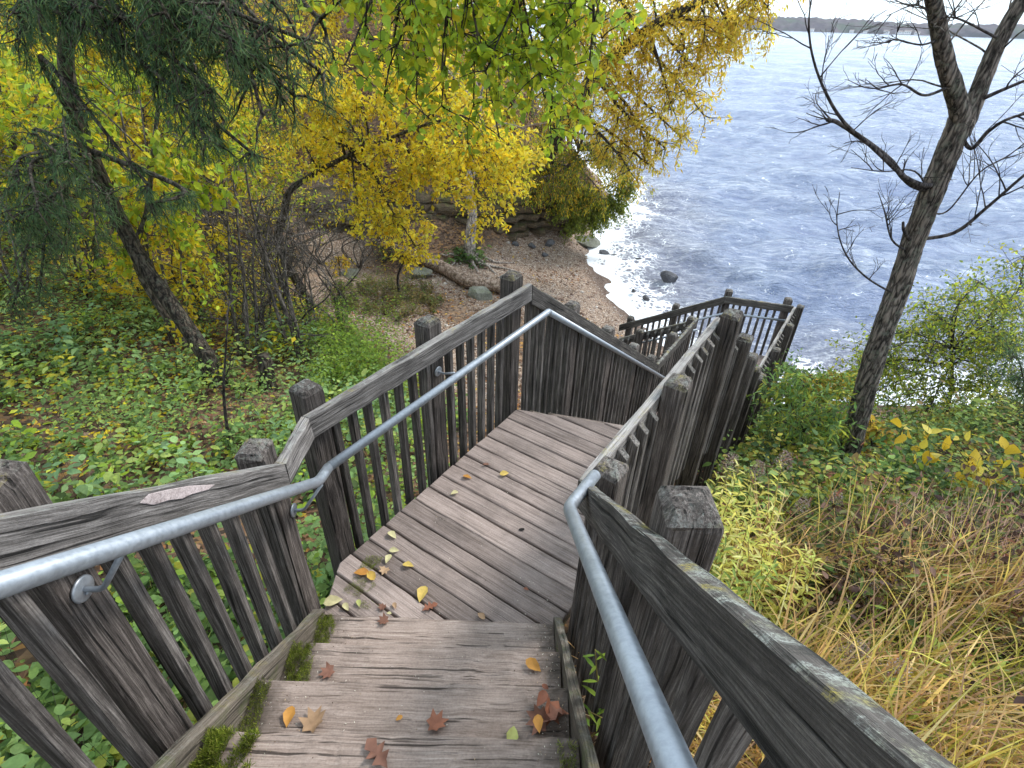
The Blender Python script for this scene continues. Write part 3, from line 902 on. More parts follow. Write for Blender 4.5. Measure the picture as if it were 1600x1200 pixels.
fp0 = LF - np.array([0, 0, 0.28]) - av * 0.1 + nv * 0.1; fp1 = RF - np.array([0, 0, 0.28]) - av * 0.1 - nv * 0.05
rail_run('railing', 'railing across the lake end of the lowest landing, white water behind it', LF, RF, 1, [0.06, 1.16], seed=10, mat_rail=M_RAILD,
         pipe=[fp0, fp1], piped=0.022)
fq0 = LF - np.array([0, 0, 0.28]) - av * 0.1 + nv * 0.1
rail_run('railing', 'farther of two parallel railings running down left from the lowest landing to the beach', LF, LF3, -1, [0.95, 1.9], seed=11, mat_rail=M_RAILD,
         pipe=[fq0 + np.array([0, 0, -.002]), fl3(fq0, 2.0)], piped=0.022)
rail_run('railing', 'nearer of two parallel railings running down left from the lowest landing to the beach', LN, LN3, 1, [0.1, 1.0, 1.95], seed=12, mat_rail=M_RAILD,
         pipe=[LN - np.array([0, 0, 0.28]) + av * 0.1, fl3(LN - np.array([0, 0, 0.28]) + av * 0.1, 2.0)], piped=0.022)
rail_run('railing', 'level railing on the left edge of the lowest landing, between the two stairs', LD, LN, 1, [0.95], seed=13, mat_rail=M_RAILD)

# ------------------------------------------------------------------ steps
fl1 = thing('stair_flight', 'nearest steps of thick worn timber treads leading down to the plank landing', 'stairs', (-0.35, 1.75, Z1), 'flights of the timber staircase')
RISE, GO = 0.22, 0.283
for k in range(-4, 4):
    y = 0.853 + k * GO; z = 7.6 - 2.02 - k * RISE
    sk = random.uniform(-.008, .008)
    c0 = [(-0.985, y - 0.31, z), (-0.985, y + sk - .008, z), (-0.985, y + sk - .008, z - 0.05), (-0.985, y - 0.31, z - 0.05)]
    c1 = [(0.262, y - 0.31, z), (0.262, y - sk, z - .006), (0.262, y - sk, z - 0.05), (0.262, y - 0.31, z - 0.05)]
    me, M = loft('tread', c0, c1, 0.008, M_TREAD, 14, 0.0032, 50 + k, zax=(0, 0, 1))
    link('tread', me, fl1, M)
    c0 = [(-0.98, y - 0.075, z - 0.053), (-0.98, y - 0.035, z - 0.053), (-0.98, y - 0.035, z - RISE + .003), (-0.98, y - 0.075, z - RISE + .003)]
    c1 = [(0.26, *c[1:]) for c in c0]
    me, M = loft('riser', c0, c1, 0.003, M_STR, 4, 0.001, 70 + k, zax=(0, 0, 1)); link('riser', me, fl1, M)
for xa, xb, dz in ((-1.04, -0.99, 0.015), (0.268, 0.308, 0.02)):
    zt = lambda y: 7.6 - 2.02 - (y - 0.853) * RISE / GO + dz
    y0, y1 = -0.6, 1.735
    dn = np.array([0, 0, -0.36])
    me, M = loft('stringer', box_quad((xa, y0, zt(y0)), (xb - xa, 0, 0), dn), box_quad((xa, y1, zt(y1)), (xb - xa, 0, 0), dn), 0.006, M_STR, 22, 0.0035, 90 + int(xa * 10))
    link('stringer', me, fl1, M)


def flight(label, p0l, p0r, d, n, z0, rise, go, seed):
    root = thing('stair_flight', label, 'stairs', p0l, 'flights of the timber staircase')
    for k in range(n):
        z = z0 - rise * (k + 1)
        a0, b0 = p0l + d * go * k, p0r + d * go * k
        q0 = [(*(a0[:2]), z), (*((a0 + d * (go + .03))[:2]), z), (*((a0 + d * (go + .03))[:2]), z - .05), (*(a0[:2]), z - .05)]
        q1 = [(*(b0[:2]), z), (*((b0 + d * (go + .03))[:2]), z), (*((b0 + d * (go + .03))[:2]), z - .05), (*(b0[:2]), z - .05)]
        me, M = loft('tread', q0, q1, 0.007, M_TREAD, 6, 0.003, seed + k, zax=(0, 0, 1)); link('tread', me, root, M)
    for base in (p0l, p0r):
        e = base + d * go * n; o = np.array([d[1], -d[0], 0]) * 0.04
        dn = np.array([0, 0, -0.3])
        s0 = np.array([base[0], base[1], z0 - .01]); s1 = np.array([e[0], e[1], z0 - rise * n - .01])
        o = o if base is p0r else -o
        me, M = loft('stringer', box_quad(s0 + o * .05, o, dn), box_quad(s1 + o * .05, o, dn), 0.005, M_STR, 8, 0.003, seed + 40); link('stringer', me, root, M)
    return root


flight('middle flight of steps hidden between its two sloping railings below the plank landing', np.array([0.20, 3.885, Z1]), np.array([1.46, 3.605, Z1]), av, 12, Z1, 0.2077, 0.272, 200)
flight('lowest flight of steps going down left to the pebble beach', LN - av * -0.04, LF - av * 0.04, fv3, 8, Z2, 0.18, 0.29, 240)


# ------------------------------------------------------------------ decks
def clip_poly(P, a, c, keep):
    out = []
    for i in range(len(P)):
        p, q = P[i], P[(i + 1) % len(P)]
        dp, dq = (p @ a - c) * keep, (q @ a - c) * keep
        if dp >= 0: out.append(p)
        if dp * dq < 0: out.append(p + (q - p) * (dp / (dp - dq)))
    return out


def board_poly(poly, z, th, xdir, mat, seed):
    """plank whose outline is a polygon; edges eased and slightly uneven; local X along xdir"""
    r = np.random.default_rng(seed)
    P = np.array(poly)
    pts = []
    for i in range(len(P)):
        p, q = P[i], P[(i + 1) % len(P)]; l = np.linalg.norm(q - p); m = max(1, int(l / 0.11))
        for k in range(m): pts.append(p + (q - p) * k / m)
    P = np.array(pts); c = P.mean(0)
    X = np.array(xdir[:2]); Y = np.array([-X[1], X[0]])
    L = np.c_[(P - c) @ X, (P - c) @ Y] + r.normal(size=P.shape) * 0.0018
    n = len(L)
    dirs = L / (np.linalg.norm(L, axis=1)[:, None] + 1e-9)
    ins = L - np.sign(L) * np.minimum(0.006, np.abs(L) * .3)
    cup = -0.0025 * r.normal() * 0
    tz = r.normal(size=n) * 0.0012
    V = np.r_[np.c_[ins, tz], np.c_[L, np.full(n, -0.006) + tz], np.c_[L, np.full(n, -th)]]
    Fc = [tuple(range(n)), tuple(range(3 * n - 1, 2 * n - 1, -1))]
    for i in range(n):
        j = (i + 1) % n
        Fc += [(n + i, n + j, j, i), (2 * n + i, 2 * n + j, n + j, n + i)]
    M = Matrix(((X[0], Y[0], 0, c[0]), (X[1], Y[1], 0, c[1]), (0, 0, 1, z), (0, 0, 0, 1)))
    return mesh_py('deck_board', V, Fc, mat), M


def area(P): 
    P = np.array(P); x, y = P[:, 0], P[:, 1]; return 0.5 * np.sum(x * np.roll(y, -1) - y * np.roll(x, -1))


def deck(label, poly, z, a, n, width, gap, start, mat, seed, skews=()):
    root = thing('landing_deck', label, 'landing', (*np.mean(poly, 0), z), 'landings of the timber staircase')
    P = [np.array(p, float) for p in poly]
    if area(P) < 0: P = P[::-1]
    a2 = a[:2]; smax = max(p @ a2 for p in P); s = start; k = 0; knot = None
    while s < smax:
        w = width * random.uniform(0.93, 1.07)
        Q = clip_poly(P, a2, s, 1); Q = clip_poly(Q, a2, s + w, -1) if len(Q) > 2 else []
        if len(Q) > 2 and abs(area(Q)) > 0.003:
            me, M = board_poly(Q, z + random.uniform(-.003, .003), 0.04, n, mat, seed + k)
            b = link('deck_board', me, root, M)
            BOARDS.append((s, s + w, b))
        s += w + gap * random.uniform(0.5, 1.7); k += 1
    return root


BOARDS = []
pl = lambda p, o: (np.asarray(p) + o)[:2]
land = deck('plank landing of worn boards turning right at the foot of the nearest steps',
            [(-1.06, 1.735), (-1.06, 2.2), (0.045, 3.895), (0.21, 3.87), (1.50, 3.585), (0.33, 1.84), (0.305, 1.735)],
            Z1, av, nv, 0.138, 0.009, 0.60, M_DECK, 300)
deck('lowest landing of boards standing above the water', [pl(LD, 0 * av), pl(LF, 0 * av), pl(RF, 0 * av), pl(RD, 0 * av)], Z2, nv, av, 0.138, 0.009, -2.6, M_DECK, 400)
# knot hole in a landing board: dark disc, the hole's shade put into its colour
kp = PZ(815, 828, Z1)
for s0, s1, b in BOARDS:
    if s0 <= kp[:2] @ av[:2] <= s1:
        th = np.arange(9) / 9 * 2 * pi
        rr = 0.014 * (1 + 0.25 * np.sin(th * 2 + 1))
        V = [(r_ * cos(t) * 1.25, r_ * sin(t), 0.0) for r_, t in zip(rr, th)] + [(r_ * cos(t) * 0.9, r_ * sin(t) * .8, -0.002) for r_, t in zip(rr, th)]
        Fc = [(i, (i + 1) % 9, 9 + (i + 1) % 9, 9 + i) for i in range(9)] + [tuple(range(9, 18))]
        o = link('knot', mesh_py('knot', V, Fc, flat_mat('dark_knot', (0.012, 0.010, 0.009))), b, Matrix.Translation((kp[0], kp[1], Z1 + 0.0065)))
        break
# beams under the landings
for root, z, beams in ((land, Z1, [((-1.03, 1.76), (-1.03, 2.2)), ((-1.02, 2.24), (.02, 3.84)), ((1.43, 3.55), (0.30, 1.86))]),):
    for (x0, y0), (x1, y1) in beams:
        d = np.array([x1 - x0, y1 - y0, 0.0]); d /= np.linalg.norm(d); o = np.array([d[1], -d[0], 0]) * 0.04
        me, M = loft('rim_joist', box_quad((x0, y0, z - .045), o, (0, 0, -0.2)), box_quad((x1, y1, z - .045), o, (0, 0, -0.2)), 0.004, M_STR, 6, 0.002, 11, zax=(0, 0, 1))
        link('rim_joist', me, root, M)

# ------------------------------------------------------------------ haze over the lake
t = NT('haze'); pv_ = t.node('VolumePrincipled'); pv_.inputs['Density'].default_value = 0.00011
pv_.inputs['Color'].default_value = (0.86, 0.92, 1.0, 1); t.link(pv_.outputs[0], t.out.inputs['Volume'])
hv, hf = box(-5400, 5400, -5400, 5400, -8, 70)
props(link('haze', mesh_py('haze', hv, hf, t.m)), 'thin bluish haze over the lake', 'haze', kind='stuff')
# ------------------------------------------------------------------ foliage engine
LEAF4 = (np.array([(0, 0, 0), (.45, -.27, .05), (1, 0, -.06), (.45, .27, .05)]), np.array([(0, 1, 2), (0, 2, 3)]))
NARROW4 = (np.array([(0, 0, 0), (.4, -.11, .02), (1, 0, -.10), (.4, .11, .02)]), np.array([(0, 1, 2), (0, 2, 3)]))
LEAF4S = (np.array([(0, 0, 0), (.42, -.17, .03), (1, 0, -.10), (.42, .17, .03)]), np.array([(0, 1, 2), (0, 2, 3)]))
NEEDLE = (np.array([(0, 0, 0), (.5, -.055, .0), (1, 0, -.02), (.5, .055, .0)]), np.array([(0, 1, 2), (0, 2, 3)]))
_l8 = [(0, 0, 0), (.14, -.20, .03), (.42, -.31, .06), (.74, -.19, .03), (1, 0, -.09), (.74, .19, .03), (.42, .31, .06), (.14, .20, .03), (.45, 0, -.015)]
LEAF8 = (np.array(_l8), np.array([(8, i, (i + 1) % 8) for i in range(8)]))
_lan = [(0, 0, 0), (.2, -.07, .01), (.5, -.10, .01), (.78, -.06, -.04), (1, 0, -.14), (.78, .06, -.04), (.5, .10, .01), (.2, .07, .01), (.48, 0, -.02)]
LANCE = (np.array(_lan), np.array([(8, i, (i + 1) % 8) for i in range(8)]))
_ma = []
for k, (a, r_) in enumerate([(0, 1), (18, .62), (38, .9), (55, .5), (80, .78), (105, .42), (140, .5), (180, .22)]):
    _ma.append((a, r_))
_ma = _ma + [(360 - a, r_) for a, r_ in _ma[1:-1][::-1]]
_mv = [(r_ * cos(radians(a)) * .62 + .38, r_ * sin(radians(a)) * .62, .05 * r_ * cos(radians(a * 3)) + .1 * r_ * r_ * abs(sin(radians(a)))) for a, r_ in _ma] + [(.38, 0, 0)]
MAPLE = (np.array(_mv), np.array([(len(_ma), i, (i + 1) % len(_ma)) for i in range(len(_ma))]))

YEL = [(.90, .66, .035), (.88, .60, .03), (.92, .74, .10), (.84, .64, .04)]
ORA = [(.82, .58, .06), (.74, .47, .05), (.84, .66, .09), (.68, .56, .07)]
YGR = [(.50, .58, .045), (.40, .53, .05), (.60, .60, .04), (.30, .44, .06)]
GRN = [(.24, .38, .12), (.32, .47, .13), (.17, .28, .09), (.42, .52, .12)]
DGR = [(.11, .19, .05), (.15, .24, .06), (.07, .13, .04)]
OLV = [(.28, .34, .05), (.40, .42, .05), (.20, .28, .055), (.50, .45, .06), (.15, .24, .06)]
CED = [(.085, .16, .07), (.11, .19, .075), (.06, .12, .055), (.15, .20, .08)]
BRN = [(.14, .075, .045), (.22, .12, .07), (.09, .05, .032), (.30, .18, .11), (.17, .085, .06)]
LIT = BRN * 2 + [(.42, .22, .06), (.50, .34, .05), (.34, .15, .06), (.27, .19, .14)]


def unit(v): return v / (np.linalg.norm(v, axis=-1, keepdims=True) + 1e-9)


def pal(P, n, r, jit=0.18):
    P = np.array(P); c = P[r.integers(0, len(P), n)]
    return np.clip(c * (1 + r.normal(size=(n, 1)) * jit), 0.004, 0.9)


def leaves(tpl, pos, d, nrm, size, col):
    """arrays of many leaves: positions, directions, rough normals"""
    d = unit(d); s = unit(np.cross(nrm, d)); u = np.cross(d, s)
    tv, tt = tpl
    size = np.asarray(size)[:, None, None]
    V = pos[:, None, :] + size * (tv[None, :, 0:1] * d[:, None] + tv[None, :, 1:2] * s[:, None] + tv[None, :, 2:3] * u[:, None])
    k = len(tv); n = len(pos)
    T = (tt[None] + (np.arange(n) * k)[:, None, None]).reshape(-1, 3)
    return V.reshape(-1, 3), T, np.repeat(col, k, axis=0)


def rand_dir(n, r, droop=0.0, up=0.0):
    v = unit(r.normal(size=(n, 3))); v[:, 2] += up - droop
    return unit(v)


def wander(p, d, L, n, r, wob=0.25, grav=0.0):
    pts = [np.asarray(p, float)]; d = unit(np.asarray(d, float))
    for _ in range(n):
        d = unit(d + r.normal(size=3) * wob + np.array([0, 0, -grav])); pts.append(pts[-1] + d * L / n)
    return np.array(pts)


def twiggy(acc, p, d, L, r0, depth, r, kids=4, wob=0.18, grav=0.0, sides=5, spread=0.8, tips=None):
    n = 7 if depth > 0 else 5
    P = wander(p, d, L, n, r, wob, grav)
    acc.tube(P, np.linspace(r0, max(r0 * 0.35, 0.0015), n + 1), sides if r0 > .008 else 4)
    if tips is not None and depth == 0: tips.append(P)
    if depth > 0:
        for _ in range(kids):
            i = r.integers(2, n + 1); dd = unit(P[min(i, n)] - P[i - 1])
            twiggy(acc, P[i], unit(dd + unit(r.normal(size=3)) * spread), L * r.uniform(.35, .65), max(r0 * (1 - i / (n + 1)) * .8, 0.002), depth - 1, r, max(2, kids - 1), wob, grav, sides, spread, tips)


def make_tree(name, label, cat, trunk, radii, clusters, bark_m, palette, leaf=0.1, per=160, tpl=LEAF4, group=None, seed=1, droop=0.45, twigs=9, lm=None,
              rough=0.0, sides=10, bush=False, indiv=0, limb_r=0.03, spread=1.0, leafup=0.2, pal_fn=None, kind_label=None, limb_from=0.35):
    """trunk polyline, crown clusters (x, y, z, r): each gets its limb, its drooping twigs and leaves along the twigs"""
    r = np.random.default_rng(seed)
    trunk = crom(trunk, 5) if len(trunk) > 2 else np.array(trunk, float)
    radii = np.interp(np.linspace(0, 1, len(trunk)), np.linspace(0, 1, len(radii)), radii)
    base = trunk[0]
    root = thing(name, label, cat, base, group)
    B = Matrix.Translation([float(v) for v in base])
    V, T = tube_geo(trunk - base, radii, sides, rough=rough, seed=seed)
    link('trunk' if not bush else 'stem', mesh_tris('trunk', V, T, bark_m, smooth=True), root, B)
    LP, LD_, LN_, LC = [], [], [], []
    for ci, c in enumerate(clusters):
        cx, rad = np.array(c[:3]), c[3]
        acc = Acc()
        lo = int(len(trunk) * limb_from)
        cand = trunk[lo:]; dd = np.linalg.norm(cand - cx, axis=1) + np.maximum(cand[:, 2] - cx[2], 0) * 0.2 + r.random(len(cand)) * 0.35 * rad
        st = cand[dd.argmin()]
        mid = (st + cx) / 2 + np.array([0, 0, 0.12 * np.linalg.norm(cx - st)]) + r.normal(size=3) * 0.1 * np.linalg.norm(cx - st)
        P = crom([st, mid, cx], 6)
        r_at = min(limb_r * (0.6 + 0.4 * np.linalg.norm(cx - st)), radii[lo + dd.argmin()] * .85)
        acc.tube(P - base, np.linspace(r_at, r_at * 0.35, len(P)), 6)
        nl = int(per * (c[4] if len(c) > 4 else 1)); nt = max(3, int(twigs))
        for t in range(nt):
            i = r.integers(len(P) // 2, len(P)); d = rand_dir(1, r, droop * .4)[0]
            if i < len(P) - 1: d = unit(d + 0.5 * unit(P[i + 1] - P[i]))
            tw = wander(P[i], d, rad * r.uniform(.75, 1.25) * spread, 6, r, 0.22, droop * 0.28)
            acc.tube(tw - base, np.linspace(r_at * .32, 0.0015, 7), 4)
            m = max(1, nl // nt)
            f = r.random(m) ** 0.7 * 5.99; k = f.astype(int); fr = (f - k)[:, None]
            pp = tw[k] * (1 - fr) + tw[k + 1] * fr
            td = unit(tw[k + 1] - tw[k])
            LP.append(pp + r.normal(size=(m, 3)) * rad * 0.075)
            LD_.append(unit(td * 0.5 + rand_dir(m, r, droop)))
            LN_.append(unit(r.normal(size=(m, 3)) * 0.75 + np.array([0, 0, leafup + .5])))
            LC.append(pal(palette if pal_fn is None else pal_fn(cx, r), m, r) * r.uniform(0.8, 1.12))
        link('branch', acc.mesh('branch', bark_m, True), root, B)
    LP, LD_, LN_, LC = map(np.concatenate, (LP, LD_, LN_, LC))
    n = len(LP); size = leaf * r.uniform(0.45, 1.3, n)
    if indiv:
        dist = np.linalg.norm(LP - EYE, axis=1)
        q = (LP - EYE); dep = q @ fw; sx = 800 + F * (q @ RT) / dep; sy = 600 - F * (q @ UP) / dep
        ok = (sx > -30) & (sx < 1630) & (sy > -30) & (dep > 0.5)
        order = np.argsort(np.where(ok, dist, 1e6))[:indiv]
        rest = np.ones(n, bool); rest[order] = False
        protos = []
        for m_ in lm[1]:
            tv = tpl[0].copy(); protos.append(mesh_tris('leaf', tv, tpl[1], m_))
        d = unit(LD_); s = unit(np.cross(LN_, d)); u = np.cross(d, s)
        for i in order:
            k = size[i]
            M = Matrix(((d[i][0] * k, s[i][0] * k, u[i][0] * k, LP[i][0]), (d[i][1] * k, s[i][1] * k, u[i][1] * k, LP[i][1]), (d[i][2] * k, s[i][2] * k, u[i][2] * k, LP[i][2]), (0, 0, 0, 1)))
            link('leaf', protos[r.integers(len(protos))], root, M)
        LP, LD_, LN_, LC, size = LP[rest], LD_[rest], LN_[rest], LC[rest], size[rest]
    if len(LP):
        V, T, C = leaves(tpl, LP - base, LD_, LN_, size, LC)
        link('crown' if not bush else 'foliage', mesh_tris('crown', V, T, (lm[0] if isinstance(lm, tuple) else lm) or M_LEAF, C), root, B, kind='stuff')
    return root


def cl(lst, Y, rad, jy=0.6, seed=0, w=1.0):
    r = np.random.default_rng(seed + 99)
    return [(*PY(px, py, Y + r.uniform(-jy, jy)), rad * r.uniform(.8, 1.2), w) for px, py in lst]


def gpt(x, y, dz=0.0): return np.array([x, y, float(H(x, y)) + dz])


# ------------------------------------------------------------------ rocks, ledge, driftwood
def rock_mesh(name, size, mat, seed, flat=0.7, ledge=0.0):
    r = np.random.default_rng(seed)
    import bmesh
    bm = bmesh.new(); bmesh.ops.create_icosphere(bm, subdivisions=3, radius=1)
    pl_ = [(unit(r.normal(size=3)), r.uniform(.42, .78)) for _ in range(14)]
    for v in bm.verts:
        p = np.array(v.co); 
        for nn, d in pl_:
            e = p @ nn - d
            if e > 0: p = p - nn * e
        p = p * (1 + 0.07 * (vnoise(np.array(p[0] * 3 + seed), np.array(p[1] * 3 + p[2] * 2), seed) - .5))
        v.co = (p[0] * size[0], p[1] * size[1], p[2] * size[2] * flat)
    me = bpy.data.meshes.new(name); bm.to_mesh(me); bm.free(); me.materials.append(mat)
    return me


def rock(label, x, y, z, size, mat, seed, rot=0.0, group=None, cat='rock'):
    o = link('rock', rock_mesh('rock', size, mat, seed), None, Matrix.Translation((x, y, z)) @ Matrix.Rotation(rot, 4, 'Z'))
    return props(o, label, cat, group)


p = PZ(752, 468, 0.75); rock('mossy grey green boulder on the beach in front of the driftwood log', p[0], p[1], float(H(p[0], p[1])) + .1, (.42, .36, .42), M_BOULD, 3)
p = PZ(425 + 0, 0 + 345, 0.9)
p = PZ(520, 365, 0.9); 
p = PZ(655, 432, .8); rock('flat grey boulder half hidden behind the yellow sapling by the path', p[0], p[1], float(H(p[0], p[1])) + .08, (.55, .4, .32), M_BOULD, 5, .3)
p = PZ(545, 428, 1.0); rock('low grey boulder among the weeds left of the path', p[0], p[1], float(H(p[0], p[1])) + .05, (.5, .4, .3), M_BOULD, 6, .8)
p = PZ(881, 377, .1); rock('pale squared rock at the foot of the dark ledge', p[0], p[1] - .3, .22, (.42, .36, .36), M_WHROCK, 8, .5)
p = PZ(912, 380, .05); rock('mossy dark rock at the end of the ledge, washed by the lake', p[0], p[1] - .2, .12, (.75, .6, .42), M_BOULD, 9, .2)
p = PZ(1046, 437, 0); rock('dark pointed rock standing out of the foamy shallows', p[0], p[1], .06, (.42, .26, .42), M_WETROCK, 12, -.4)
for k, (px, py, s) in enumerate([(995, 408, .28), (990, 456, .16), (1010, 466, .2), (942, 396, .28), (960, 400, .22)]):
    p = PZ(px, py, 0); rock('small dark wet rock awash in the foam near the beach', p[0], p[1], .02, (s, s * .75, s * .7), M_WETROCK, 20 + k, k, 'wet rocks awash near the beach')
for k, (px, py, s) in enumerate([(818, 372, .3), (838, 378, .36), (858, 384, .3), (832, 392, .22), (850, 396, .2), (806, 396, .18)]):
    p = PZ(px, py, .35); rock('dark broken rock fallen at the foot of the ledge', p[0], p[1] - .25, float(H(p[0], p[1] - .25)) + s * .3, (s, s * .8, s * .9), M_WETROCK, 40 + k, k * .7, 'broken rocks below the ledge')

lr = np.random.default_rng(21)
line = crom([(-7.0, 17.6), (-5.2, 18.0), (-3.4, 18.7), (-1.6, 19.0), (0.3, 19.7), (1.7, 20.6), (2.5, 21.6), (3.1, 23.0)], 8)
ledge = thing('rock_ledge', 'dark undercut sandstone ledge in layers behind the beach', 'rock ledge', (-1.6, 19.4, 0.6))
zz = 0.45
for lay, (th_, setb) in enumerate([(.26, .30), (.14, .62), (.22, .16), (.10, .55), (.24, .05), (.12, .42), (.20, -.02), (.10, .35), (.26, .10), (.18, .3)]):
    i = 0
    while i < len(line) - 2:
        m = lr.integers(7, 14); j = min(len(line) - 1, i + m)
        seg = line[i:j + 1]; tg = np.gradient(seg, axis=0); nn = unit(np.c_[tg[:, 1], -tg[:, 0]])      # towards the beach
        back = seg - nn * 2.4
        fr = seg - nn * (setb + lr.uniform(-.16, .16)) + nn * (lr.normal(size=(len(seg), 1)) * .12)
        lift = 0.35 * np.clip((-seg[:, 0:1] - 1) / 5, 0, 1)
        k = len(seg); V = []
        for ring, zb in ((fr + nn * .0, zz), (fr + nn * .05, zz + th_ * .45), (fr, zz + th_ * .9), (fr - nn * .12, zz + th_)):
            V.append(np.c_[ring, np.full(k, zb) + lift[:, 0] + lr.normal(size=k) * .03])
        V.append(np.c_[back, np.full(k, zz + th_) + lift[:, 0] + .3]); V.append(np.c_[back, np.full(k, zz) + lift[:, 0]])
        V = np.concatenate(V); Fc = []
        for a in range(6):
            b = (a + 1) % 6
            for q in range(k - 1): Fc.append((a * k + q, a * k + q + 1, b * k + q + 1, b * k + q))
        Fc.append(tuple(a * k for a in range(6))); Fc.append(tuple(a * k + k - 1 for a in range(5, -1, -1)))
        link('rock_slab', mesh_py('rock_slab', V, Fc, M_CLIFF), ledge)
        i = j
    zz += th_ * 0.97

lp = [PZ(585, 398, .95), PZ(640, 405, .95), PZ(675, 418, .9), PZ(705, 432, .85), PZ(735, 446, .85), PZ(770, 450, .8), PZ(800, 463, .75), PZ(835, 482, .7)]
for p in lp: p[2] = float(H(p[0], p[1])) + .22
lp[0][2] += .25; lp = crom(lp, 7); lb = lp.mean(0)
V, T = tube_geo(lp - lb, np.interp(np.linspace(0, 1, len(lp)), [0, .15, .5, .8, 1], [.10, .19, .20, .17, .13]), 14, rough=.16, seed=4)
lg = thing('driftwood_log', 'long bent pale driftwood log lying across the pebble beach', 'log', lb)
link('trunk', mesh_tris('trunk', V, T, bark('bleached_log', (.10, .07, .05), (.27, .19, .145), (.42, .33, .27), 8, 8, .6), smooth=True), lg, Matrix.Translation([float(v) for v in lb]))
acc = Acc(); twiggy(acc, lp[10] - lb, (.5, -.4, .25), .9, .03, 0, lr); twiggy(acc, lp[24] - lb, (.6, .5, .2), .7, .025, 0, lr)
link('branch_stub', acc.mesh('branch_stub', M_DRIFT, True), lg, Matrix.Translation([float(v) for v in lb]))

# ------------------------------------------------------------------ big bare tree on the right
Yb = 5.30
def tp(px, py, y): return PY(px, py, y)
tk = [tp(1302, 790, 5.16), tp(1318, 740, 5.28), tp(1340, 655, 5.32), tp(1372, 540, 5.4), tp(1402, 455, 5.45), tp(1428, 375, 5.5), tp(1456, 300, 5.5), tp(1480, 240, 5.5), tp(1502, 185, 5.5)]
tk[0][2] = min(tk[0][2], float(H(tk[0][0], tk[0][1])) - .15)
root = thing('bare_tree', 'leafless grey tree leaning up from the bank on the right, forked at the top', 'tree', tk[1])
tB = Matrix.Translation([float(v) for v in tk[1]]); tb = tk[1]
THICK = []; THICK2 = []
def limb(pts, r0, r1, name='limb', n=12, rough=.12, twig=None, seed=0, per=6, m=None):
    if THICK:
        A = np.concatenate(THICK); q = A[np.linalg.norm(A - pts[0], axis=1).argmin()]; pts = [q] + list(pts)
        if np.linalg.norm(pts[1] - q) < .12: pts.pop(1)
    P = crom(pts, per)
    if n == 24: THICK2.append(P)
    acc = Acc(); r = np.random.default_rng(seed)
    acc.tube(P - tb, np.linspace(r0, r1, len(P)), n, rough=rough, seed=seed)
    if twig:
        for _ in range(twig[0]):
            i = r.integers(int(len(P) * .25), len(P) - 1); d = unit(P[i + 1] - P[i])
            twiggy(acc, P[i] - tb, unit(d * .7 + unit(r.normal(size=3)) * .9 + np.array([0, 0, .3])), twig[1] * r.uniform(.5, 1.1), min(max(r1 * .8, .0055), .009), 2, r, 3, .10, -.02, 5, .7)
    link(name, acc.mesh(name, m or M_TWIG, True), root, tB)
P = crom(tk, 12)
acc = Acc(); acc.tube(P - tb, np.interp(np.linspace(0, 1, len(P)), [0, .06, .14, .5, .85, 1], [.165, .14, .122, .108, .102, .10]), 30, rough=.13, seed=2)
link('trunk', acc.mesh('trunk', M_BARKR, True), root, tB)
limb([tp(1494, 215, 5.5), tp(1500, 175, 5.48), tp(1478, 100, 5.45), tp(1464, 30, 5.4), tp(1450, -60, 5.3), tp(1438, -260, 5.3), tp(1400, -600, 5.4)], .09, .03, n=24, twig=(14, .8), seed=1, m=M_BARKR, per=12)
limb([tp(1500, 210, 5.5), tp(1522, 160, 5.55), tp(1556, 75, 5.6), tp(1600, -5, 5.6), tp(1650, -90, 5.6), tp(1720, -300, 5.7), tp(1820, -650, 5.8)], .082, .028, n=24, twig=(15, .8), seed=2, m=M_BARKR, per=12)
THICK += [P] + THICK2
limb([tp(1446, 300, 5.5), tp(1420, 285, 5.45), tp(1388, 248, 5.4), tp(1345, 215, 5.35), tp(1310, 192, 5.3), tp(1292, 187, 5.28)], .03, .016, seed=3, twig=(5, .5), n=9)
limb([tp(1482, 291, 5.45), tp(1440, 289, 5.35), tp(1408, 272, 5.25), tp(1365, 232, 5.2), tp(1318, 190, 5.15), tp(1288, 140, 5.1), tp(1269, 85, 5.05), tp(1264, 30, 5.0), tp(1272, -20, 5.0)], .025, .0035, seed=4, twig=(9, .55), n=8)
limb([tp(1478, 140, 5.45), tp(1445, 149, 5.35), tp(1410, 132, 5.3), tp(1372, 138, 5.25), tp(1352, 137, 5.2)], .014, .004, seed=5, twig=(7, .35), n=6)
limb([tp(1445, 376, 5.5), tp(1490, 364, 5.35), tp(1540, 326, 5.2), tp(1605, 270, 5.1), tp(1660, 230, 5.0)], .02, .009, seed=6, twig=(7, .6), n=8)
limb([tp(1518, 232, 5.5), tp(1545, 205, 5.4), tp(1580, 184, 5.3), tp(1640, 170, 5.2)], .02, .009, seed=7, twig=(5, .5), n=8)
limb([tp(1532, 158, 5.5), tp(1572, 138, 5.4), tp(1640, 110, 5.3)], .02, .009, seed=8, twig=(4, .5), n=7)
limb([tp(1412, 397, 5.45), tp(1394, 375, 5.35), tp(1382, 330, 5.3), tp(1372, 300, 5.3)], .013, .003, seed=9, twig=(6, .4), n=6)
limb([tp(1390, 455, 5.4), tp(1352, 432, 5.25), tp(1322, 398, 5.15), tp(1308, 352, 5.1), tp(1312, 300, 5.1)], .014, .003, seed=10, twig=(8, .4), n=6)
limb([tp(1420, 385, 5.42), tp(1413, 362, 5.36), tp(1411, 347, 5.34)], .017, .012, name='branch_stub', seed=11, n=8)
limb([tp(1470, 310, 5.45), tp(1430, 268, 5.3), tp(1380, 268, 5.2), tp(1330, 262, 5.1)], .010, .003, seed=12, twig=(6, .35), n=5)
